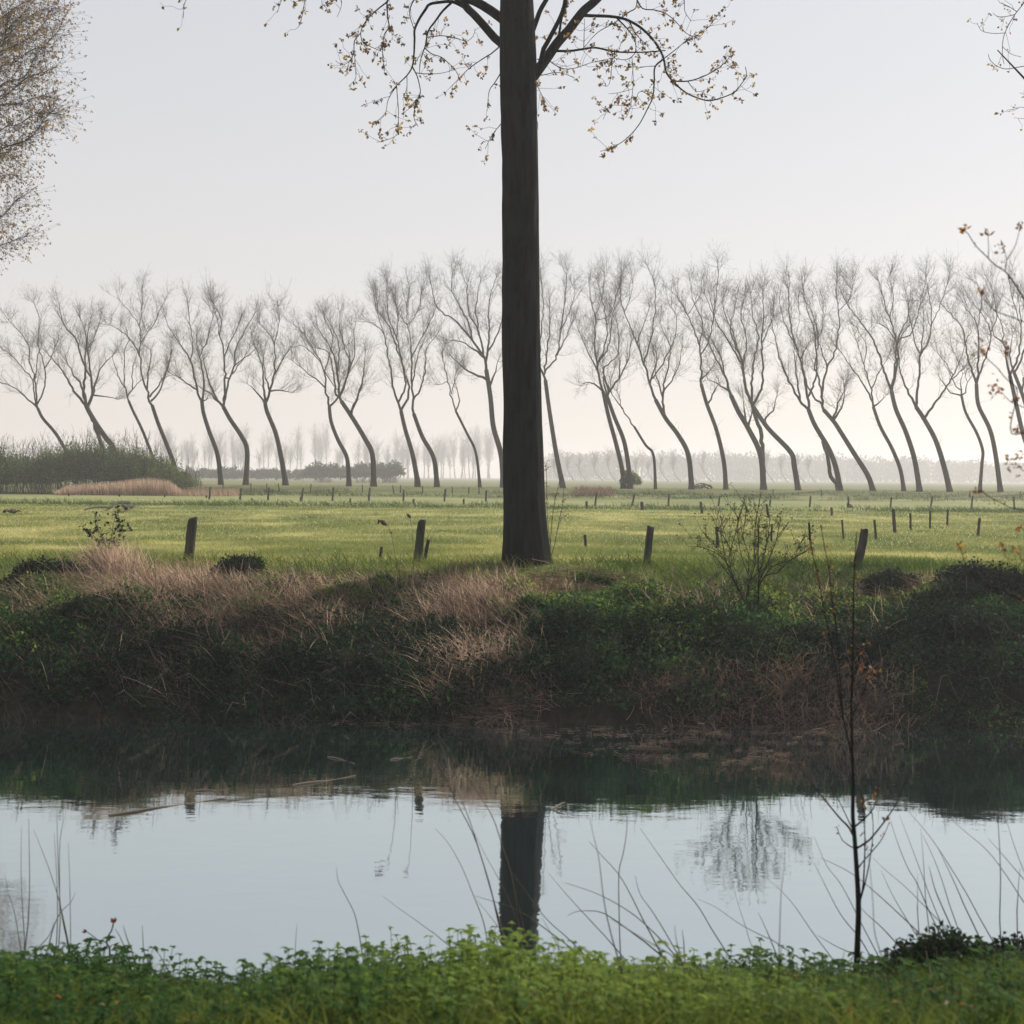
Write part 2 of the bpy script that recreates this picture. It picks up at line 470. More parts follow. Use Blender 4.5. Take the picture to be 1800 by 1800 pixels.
def box_mesh(a, b):
    a = np.array(a); b = np.array(b)
    v = [[(a, b)[i][0], (a, b)[j][1], (a, b)[k][2]] for i in (0, 1) for j in (0, 1) for k in (0, 1)]
    f = [(0, 1, 3, 2), (4, 6, 7, 5), (0, 4, 5, 1), (2, 3, 7, 6), (0, 2, 6, 4), (1, 5, 7, 3)]
    return v, f
HAZE = 0.0007
m, N, Lk = mat_new('morning_haze')
pv = N.new('ShaderNodeVolumePrincipled')
pv.inputs['Color'].default_value = (1.0, 0.965, 0.98, 1)
pv.inputs['Density'].default_value = HAZE
pv.inputs['Anisotropy'].default_value = 0.4
o = N.new('ShaderNodeOutputMaterial'); Lk.new(pv.outputs[0], o.inputs['Volume'])
mb = MB()
mb.add(*box_mesh((-2300, -55, -2.6), (2300, 3200, 40)))
haze = mb.build('haze', m, smooth=False)
tag(haze, 'thin pale morning haze lying over the meadow', 'haze', kind='stuff')

# ------------------------------------------------------------------ ground cover
def patch(px, py, ell):
    d = np.zeros_like(px)
    for cx, cy, rx, ry, w in ell:
        d = np.maximum(d, w * np.exp(-((px - cx) / rx) ** 2 - ((py - cy) / ry) ** 2))
    return d

def scatter(n, x0, x1, y0, y1):
    x = R.uniform(x0, x1, n); y = R.uniform(y0, y1, n)
    return np.stack([x, y, gz(x, y)], 1)

# dry reeds and dead grass on the far bank, leaning with the wind
REEDS = [(300, 1040, 150, 75, 1.0), (215, 985, 55, 45, 1.0), (420, 1075, 130, 60, .9), (560, 1065, 120, 45, .9), (640, 1090, 60, 40, .7),
         (830, 1075, 85, 75, 1.0), (905, 1130, 50, 60, .6), (80, 1070, 60, 50, .5), (250, 1130, 140, 60, .45), (1040, 1015, 60, 16, .5), (1480, 1075, 60, 40, .55),
         (1590, 1010, 60, 14, .6), (700, 1015, 90, 14, .5), (1400, 1215, 70, 40, .5), (780, 1215, 50, 50, .35), (1540, 1210, 50, 60, .4), (1230, 1040, 60, 30, .3)]
p = scatter(170000, -11.5, 11.5, 24.5, 30.3)
px, py = proj(p + [0, 0, 0.25])
k = R.random(len(p)) < 0.9 * patch(px, py, REEDS) * np.clip(fbm(p[:, 0] * 1.3, p[:, 1] * 1.3, 4) * 4.0 - 1.15, 0.03, 1)
p = p[k]; n = len(p)
lean = np.stack([-0.42 + 0.42 * R.normal(size=n), -0.25 + 0.35 * R.normal(size=n), np.zeros(n)], 1)
mb = MB()
tone = fbm(p[:, 0] * 0.9, p[:, 1] * 0.9, 8.0)
blades(mb, p, lean, R.uniform(0.28, 0.75, n) * (0.6 + 0.7 * R.random(n)) * np.interp(p[:, 1], [27.2, 29.3], [1, .45]), R.uniform(0.005, 0.011, n), R.uniform(0.0, 0.9, n), np.clip(tone * 1.1 - 0.2 + R.normal(0, 0.22, n), 0, 1))
for cx, sx, yy, n, l0, l1 in [(215, 26, 29.2, 900, .3, .85), (300, 55, 28.6, 700, .3, .65), (560, 80, 28.0, 800, .25, .55), (840, 50, 27.5, 800, .3, .65)]:
    y = yy + R.normal(0, .35, n); x = (cx + R.normal(0, 1, n) * sx - 900) / F * y
    blades(mb, np.stack([x, y, gz(x, y)], 1), np.stack([R.normal(-.35, .42, n), R.normal(-.1, .35, n), np.zeros(n)], 1), R.uniform(l0, l1, n), R.uniform(.005, .010, n), R.uniform(0, .6, n), np.clip(R.normal(.6, .25, n), 0, 1))
o = mb.build('dry_reeds', M_REED)
tag(o, 'pinkish tan dead reeds and grasses leaning over the far bank', 'dry reeds', kind='stuff')

# flattened straw below the tree foot and by the posts
mb = MB()
for cx, cy, rx, ry, n, ang in [(1010, 1015, 110, 14, 1700, 0.12), (1590, 1003, 75, 12, 1300, 0.2), (880, 1256, 70, 9, 220, 0.0), (560, 1030, 120, 14, 350, 0.1), (700, 1015, 80, 12, 400, 0.0)]:
    a = R.normal(0, 0.5, (n, 2))
    qx, qy = cx + a[:, 0] * rx, cy + a[:, 1] * ry
    d = 28.7 if cy < 1100 else 24.4
    w = P(qx, qy, d)
    w[:, 1] = d + (0.6 if cy < 1100 else .2) * R.normal(0, 0.6, n); w[:, 2] = np.maximum(gz(w[:, 0], w[:, 1]), 0) + R.uniform(0.01, 0.11, n)
    dr = norm(np.stack([R.choice([-1, 1], n) * (1 + 0 * w[:, 0]), R.normal(0, 0.35, n), -ang + R.normal(0, 0.12, n)], 1))
    L = R.uniform(0.3, 0.9, n)[:, None]
    pts = np.stack([w - dr * L / 2, w + [0, 0, 0.03], w + dr * L / 2 - [0, 0, 0.03]], 1)
    tubes(mb, pts, 0.004, 3, R.uniform(0.0, .9, n))
o = mb.build('flattened_straw', M_REED)
tag(o, 'flattened straw and dead stalks strewn along the top of the far bank', 'straw', kind='stuff')

# leafy undergrowth: domes of leaves with dark gaps between them
mb = MB(); tw = MB()
nc = 1600
c = scatter(nc, -11.5, 11.5, 24.3, 29.2)
px, py = proj(c)
ok = R.random(nc) > 0.9 * patch(px, py, REEDS)
c = c[ok]; nc = len(c)
size = R.uniform(0.2, 0.7, nc) * np.interp(c[:, 1], [24.3, 26, 27.6, 28.4, 29.2], [0.85, 1.0, 0.7, 0.36, 0.28])
tone = np.clip((fbm(c[:, 0] * 0.5, c[:, 1] * 0.5, 21.0) - 0.5) * 1.7 + 0.33 + R.normal(0, 0.15, nc) + np.clip((c[:, 1] - 26.4) * 0.17, -0.3, 0.42), 0, 1)  # tone also rises up the slope: lit top and shaded foot put into leaf colour
cnt = (120 * (size / 0.4) ** 1.7).astype(int) + 16
ii = np.repeat(np.arange(nc), cnt)
n = len(ii)
d = norm(R.normal(size=(n, 3)) + [0, -0.3, 0.5]); d[:, 2] = np.abs(d[:, 2])
rad = size[ii] * R.uniform(0.45, 1.05, n)
q = c[ii] + d * rad[:, None] * [1.0, 0.8, 0.85]
dr = norm(d + R.normal(0, 0.7, (n, 3)) + [0, 0, -0.2])
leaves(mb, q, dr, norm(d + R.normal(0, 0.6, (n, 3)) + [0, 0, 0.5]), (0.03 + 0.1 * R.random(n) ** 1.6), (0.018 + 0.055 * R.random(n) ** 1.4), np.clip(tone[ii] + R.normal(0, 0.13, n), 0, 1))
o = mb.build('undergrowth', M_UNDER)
tag(o, 'dense dark green nettles, ivy and weeds covering the far bank', 'undergrowth', kind='stuff')
# bare brambles and twigs arching out of the undergrowth
n = 2600
b = scatter(n, -11.5, 11.5, 24.3, 29.0)
dr = norm(np.stack([R.normal(-0.3, 0.7, n), R.normal(-0.4, 0.6, n), R.uniform(0.3, 1.4, n)], 1))
L = R.uniform(0.3, 1.1, n)[:, None]
pts = np.stack([b, b + dr * L * .35, b + dr * L * .7 + [0, 0, .02], b + dr * L - np.array([0, 0, 0.25]) * L], 1)
tubes(tw, pts, np.array([[0.006, 0.005, 0.004, 0.002]]) * R.uniform(0.6, 1.3, (n, 1)), 3, R.random(n) ** 2)
o = tw.build('bramble_stems', M_STEM)
tag(o, 'thin bare brambles and dead stems arching out of the far bank', 'bramble stems', kind='stuff')

# green grass fringe along the top of the far bank
p = scatter(60000, -12.5, 12.5, 25.0, 31.5)
px, py = proj(p)
keep = R.random(len(p)) < (0.15 + 0.5 * np.clip((p[:, 0] - 0.6), 0, 1) * np.clip(p[:, 1] - 26.6, 0, 1) + 0.85 * np.exp(-((p[:, 1] - 29.4) / 1.1) ** 2)) * np.clip(fbm(p[:, 0] * 1.1, p[:, 1] * 1.1, 31) * 2.6 - 0.6, 0.08, 1)
p = p[keep]; n = len(p)
lean = np.stack([R.normal(-0.15, 0.4, n), R.normal(-0.15, 0.4, n), np.zeros(n)], 1)
mb = MB()
g = fbm(p[:, 0] * 0.5, p[:, 1] * 0.5, 41)
blades(mb, p, lean, R.uniform(0.14, 0.42, n), R.uniform(0.007, 0.014, n), 0.5, np.clip(g * 1.2 - 0.15 + R.normal(0, 0.17, n), 0, 1))
o = mb.build('bank_grass', M_GRASS)
tag(o, 'long green grass fringing the top of the far bank', 'grass', kind='stuff')

# meadow sward: short blades, thinning out with distance
n = 230000
u = R.random(n)
y = 1 / (u / 29.6 + (1 - u) / 100)
x = R.uniform(-1, 1, n) * (0.37 * y + 2)
p = np.stack([x, y, gz(x, y)], 1)
mb = MB()
st = fbm(x * 0.45, y * 0.30, 51, 4); st2 = fbm(x * 0.03 + 9, y * 0.05, 57)
var = (st - .5) * 1.6 + 0.45 + st2 * 0.5 - 0.30 + R.normal(0, 0.12, n) + 0.16 * np.exp(-((y - 62) / 22) ** 2) - 0.012 * np.clip(x - 6, 0, 14)
fl = R.random(n) < 0.05 * np.clip(st2 * 3 - 0.9, 0, 1) * np.exp(-((y - 55) / 25) ** 2)
var = np.where(fl, 1.0, np.clip(var, 0, 0.93))
s = np.clip(y / 34, 1, 2.4)
lean = np.stack([R.normal(0, 0.35, n), R.normal(0, 0.35, n), np.zeros(n)], 1)
blades(mb, p, lean, R.uniform(0.05, 0.10, n) * (0.8 + 0.15 * s) * np.where(fl, .7, 1), 0.011 * s, 0.4, var)
o = mb.build('meadow_grass', M_MEADOW)
tag(o, 'short yellow green meadow grass flecked with pale seed heads', 'grass', kind='stuff')
# rough tussocks along the far ditch and the foot of the dyke
n = 26000
y = np.where(R.random(n) < 0.55, 94 + R.normal(0, 2.6, n), 140 + R.normal(0, 2.5, n))
x = R.uniform(-1, 1, n) * (0.37 * y + 2)
k = (fbm(x * 0.25, y * 0.3, 61) > 0.45) & ((x > -32) | (y < 110)); x = x[k]; y = y[k]; n = len(x)
mb = MB()
blades(mb, np.stack([x, y, gz(x, y)], 1), np.stack([R.normal(-0.2, 0.4, n), R.normal(0, 0.4, n), np.zeros(n)], 1), R.uniform(0.2, 0.55, n), 0.03, 0.5, np.clip(R.normal(0.25, 0.2, n), 0, 1))
o = mb.build('ditch_grass', M_GRASS)
tag(o, 'rough dull tussocks along the ditch and at the foot of the dyke', 'grass', kind='stuff')

# dead stalks standing in the water's edge and the pale scum of broken reed floating there
n = 1900
x = R.uniform(-11, 11, n); y = 24.5 - np.abs(R.normal(0, 0.55, n))
k = fbm(x * 0.9, 0 * x, 71) * 1.6 + 0.1 > R.random(n); x = x[k]; y = y[k]; n = len(x)
mb = MB()
blades(mb, np.stack([x, y, np.full(n, -0.05)], 1), np.stack([R.normal(-0.1, 0.35, n), R.normal(0, 0.25, n), np.zeros(n)], 1), 0.08 + 0.45 * R.random(n) ** 2, 0.007, 0.3, 0.6 * R.random(n) ** 3)
o = mb.build('emergent_stalks', M_STEM)
tag(o, 'thin dead stalks standing in the shallow water under the far bank', 'reed stalks', kind='stuff')
mb = MB()
for cx, cy, rx, ry, n in [(1180, 1318, 130, 30, 520), (1300, 1330, 150, 26, 380), (1330, 1295, 170, 20, 380), (880, 1272, 90, 9, 700), (660, 1272, 120, 6, 120), (1400, 1280, 140, 16, 500), (1080, 1290, 160, 24, 300)]:
    a = R.normal(0, 0.55, (n, 2))
    v = (HY - (cy + a[:, 1] * ry)) / F; u_ = (cx + a[:, 0] * rx - 900) / F
    dd = -4.0 / (v * CU[2] + u_ * CR[2])
    w = P(cx + a[:, 0] * rx, cy + a[:, 1] * ry, dd); w[:, 2] = R.uniform(0.002, 0.02, n)
    kk = fbm(w[:, 0] * 2.2, w[:, 1] * 3.5, 33) > 0.47 + 0.1 * R.random(n); w = w[kk]; n = len(w)
    th = R.normal(0, 1.1, n); dr = np.stack([np.cos(th), np.sin(th), R.normal(0, 0.02, n)], 1)
    L = (0.03 + 0.25 * R.random(n) ** 2)[:, None]
    tubes(mb, np.stack([w - dr * L / 2, w + [0, 0, 0.004], w + dr * L / 2], 1), 0.0032, 3, R.uniform(0.0, 0.55, n))
o = mb.build('floating_reed_litter', M_REED)
tag(o, 'pinkish scum of broken reed stalks floating below the far bank', 'litter', kind='stuff')

# ------------------------------------------------------------------ near bank: nettles and grass
n = 3400
p = scatter(n, -5.2, 5.2, 7.4, 11.75)
p = p[p[:, 2] > 0.03]
edge = np.array([(x, y, gz(x, y)) for x, y in zip(R.uniform(-5, 5, 700), R.uniform(10.6, 11.9, 700))]); edge = edge[(edge[:, 2] > 0.02) & (edge[:, 2] < 0.3)]
p = np.concatenate([p, edge]); n = len(p)
keep = R.random(n) < np.clip(1.25 - np.clip(p[:, 0] - 1.4, 0, 2) * 0.45, 0.15, 1)
p = p[keep]; n = len(p)
h = R.uniform(0.09, 0.37, n) * (0.35 + 1.1 * fbm(p[:, 0] * 1.1, p[:, 1] * 1.1, 81)) * np.interp(p[:, 0], [-2.6, -2, -1.4, 0, .8, 1.4], [1, .6, 1, 1.1, 1, .95])
ptone = np.clip(fbm(p[:, 0] * 0.7 + 4, p[:, 1] * 0.7, 85) * 0.9 - 0.12 + 0.58 * np.exp(-((p[:, 0] - 0.3) / 1.3) ** 2) + R.normal(0, 0.08, n), 0, 1)  # middle nettles coloured lighter to stand for backlight, the sides left darker
mb = MB()
lv = 5
tilt = R.normal(0, 0.15, (n, 2))
for L_ in range(lv):
    s = (L_ + 1) / lv
    cc = p + np.stack([tilt[:, 0] * h * s, tilt[:, 1] * h * s, h * s], 1)
    a0 = R.uniform(0, 6.28, n)
    for side in range(4 if L_ == lv - 1 else 2):
        a = a0 + side * (math.pi if L_ < lv - 1 else math.pi / 2) + L_ * 1.57
        dr = np.stack([np.cos(a), np.sin(a), R.uniform(-0.35, 0.35, n) + (0.25 if L_ == lv - 1 else 0)], 1)
        ln = R.uniform(0.035, 0.095, n) * (1.15 - 0.45 * s)
        broad_leaves(mb, cc, dr, np.stack([R.normal(0, 0.2, n), R.normal(0, 0.2, n), np.ones(n)], 1), ln, ln * R.uniform(0.5, 0.68, n), np.clip(ptone + R.normal(0, 0.08, n) + 0.12 * (s - 0.5), 0, 1))
tubes(mb, np.stack([p, p + np.stack([tilt[:, 0] * h, tilt[:, 1] * h, h], 1)], 1), 0.0025, 3, ptone)
o = mb.build('nettles', M_NETTLE)
tag(o, 'fresh green nettles crowding the near bank at the water edge', 'nettles', kind='stuff')
n = 70000
p = scatter(n, -5.2, 5.2, 7.2, 11.7)
k = (p[:, 2] > 0.03) & (R.random(n) < np.clip(0.5 + (p[:, 0] - 0.5) * 0.3, 0.4, 1)); p = p[k]; n = len(p)
mb = MB()
g = fbm(p[:, 0] * 0.8, p[:, 1] * 0.8, 91)
blades(mb, p, np.stack([R.normal(-0.1, 0.45, n), R.normal(0, 0.45, n), np.zeros(n)], 1), R.uniform(0.10, 0.32, n), R.uniform(0.003, 0.007, n), 0.7, np.clip(g - 0.05 + R.normal(0, 0.18, n) + 0.32 * np.exp(-((p[:, 0] - 0.5) / 1.5) ** 2), 0, 1))  # blade colour lifted mid-bank too, as painted backlight
o = mb.build('near_bank_grass', M_GRASS)
tag(o, 'tangled green grass growing between the nettles of the near bank', 'grass', kind='stuff')

# dead brown leaves and straw caught low in the near bank
n = 1300
p = scatter(n, -5, 5, 7.6, 11.5); k = (p[:, 2] > .05) & (fbm(p[:, 0] * 1.6, p[:, 1] * 1.6, 95) > .52); p = p[k]; n = len(p)
p[:, 2] += R.uniform(.04, .2, n)
mb = MB(); leaves(mb, p, R.normal(size=(n, 3)) * [1, 1, .4], R.normal(0, .4, (n, 3)) + [0, 0, 1], R.uniform(.03, .07, n), R.uniform(.015, .03, n), R.uniform(0, .6, n))
tag(mb.build('dead_leaves', M_BROWNLEAF), 'scattered dead brown leaves caught among the near bank nettles', 'dead leaves', kind='stuff')
# pinkish dead brush trailing into the water on the right
mb = MB()
for cx, rx, n, top in [(1300, 120, 1000, .4), (1430, 90, 1000, .6), (1520, 60, 400, .45), (880, 70, 500, .35), (1200, 60, 400, .3)]:
    x = (cx + R.normal(0, .6, n) * rx - 900) / F * 24.6; y = 24.6 + R.normal(0, .28, n)
    b = np.stack([x, y, np.maximum(gz(x, y), -.03)], 1)
    dr = norm(np.stack([R.normal(-.15, .7, n), R.normal(-.3, .5, n), R.uniform(.15, 1.2, n)], 1)); L = (top * R.uniform(.35, 1.2, n))[:, None]
    q = np.stack([b, b + dr * L * .4, b + dr * L * .75 + [0, 0, .03], b + dr * L], 1); q[:, 1:] += R.normal(0, .03, (n, 3, 3))
    tubes(mb, q, np.array([[.006, .005, .004, .002]]), 3, R.uniform(0, .8, n))
tag(mb.build('dead_brush', M_REED), 'pinkish tangle of dead brush trailing into the water under the right bank', 'dead brush', kind='stuff')

# ------------------------------------------------------------------ trees
def trace3d(lines, D, slope=0.5, rng=R, snap=26):
    """lines of (pixel points, start radius px, end radius px[, step]) become 3-D limbs: each starts on the limb it grows from and drifts in depth"""
    out = []; pool_p = []; pool_d = []; pool_r = []
    for i, ln in enumerate(lines):
        pts, r0, r1 = ln[:3]
        pts = np.asarray(pts, float)
        length = np.sum(np.linalg.norm(np.diff(pts, axis=0), axis=1))
        n = int(np.clip(length / (ln[3] if len(ln) > 3 else 9), 5, 90))
        c = catmull(pts, n)
        d0 = 0.0
        sl = rng.uniform(-slope, slope) if i else rng.uniform(-0.05, 0.05)
        if i:
            pp = np.concatenate(pool_p); pd = np.concatenate(pool_d); pr = np.concatenate(pool_r)
            dist = np.linalg.norm(pp - c[0], axis=1)
            j = int(np.argmin(dist))
            if dist[j] < snap:
                d0 = pd[j]
                w = np.clip(1 - np.arange(n) / max(3, n * 0.15), 0, 1)[:, None]
                c = c + (pp[j] - c[0]) * w
                r0 = min(r0, pr[j] * 0.92)
        s = np.concatenate([[0], np.cumsum(np.linalg.norm(np.diff(c, axis=0), axis=1))])
        dep = d0 + (sl * s + 0.25 * sl * np.sin(s / max(s[-1], 1) * 3.0) * s) * D / F
        t = np.linspace(0, 1, n)
        r = r0 + (r1 - r0) * t ** 0.85
        pool_p.append(c); pool_d.append(dep); pool_r.append(r)
        out.append((P(c[:, 0], c[:, 1], D + dep), np.maximum(r, 0.2) * (D + dep) / F))
    return out

def along(limbs, dens, lo, hi=1.0, rng=R):
    """points, tangents, radii and t at random places along limbs, dens per metre"""
    Ps, Ts, Rs, tt = [], [], [], []
    for p, r in limbs:
        L = np.sum(np.linalg.norm(np.diff(p, axis=0), axis=1))
        n = rng.poisson(dens * L * (hi - lo))
        if n == 0: continue
        t = rng.uniform(lo, hi, n); x = t * (len(p) - 1); i = np.clip(x.astype(int), 0, len(p) - 2); f = (x - i)[:, None]
        Ps.append(p[i] * (1 - f) + p[i + 1] * f); Ts.append(norm(p[i + 1] - p[i])); Rs.append(r[i]); tt.append(t)
    if not Ps: return np.zeros((0, 3)), np.zeros((0, 3)), np.zeros(0), np.zeros(0)
    return np.concatenate(Ps), np.concatenate(Ts), np.concatenate(Rs), np.concatenate(tt)

def spawn(p, T, L, a, up, rnd, n=4, curve=0.2, rng=R, kink=0.04):
    N = len(p)
    d = norm(T * a + np.array([0, 0, up]) + rng.normal(0, rnd, (N, 3)))
    s = np.linspace(0, 1, n)[None, :, None]
    L = np.broadcast_to(L, (N,))[:, None, None]
    q = p[:, None] + d[:, None] * L * s + np.array([0, 0, 1.0]) * L * curve * s * s
    q[:, 1:] += rng.normal(0, kink, (N, n - 1, 3)) * L
    return q

def sub(q, m, lo=0.25, rng=R):
    """m random points on each of the paths q"""
    N, n, _ = q.shape
    t = rng.uniform(lo, 1, (N, m)) * (n - 1); i = np.clip(t.astype(int), 0, n - 2); f = (t - i)[..., None]
    k = np.arange(N)[:, None]
    p = q[k, i] * (1 - f) + q[k, i + 1] * f
    return p.reshape(-1, 3), norm(q[k, i + 1] - q[k, i]).reshape(-1, 3)

A_, B_, C_, D_ = (0, 450), (450, 450), (900, 450), (1350, 450)
def cr(off, *pts, s=4.0):
    return [(off[0] + x / s, off[1] + y / s) for x, y in pts]

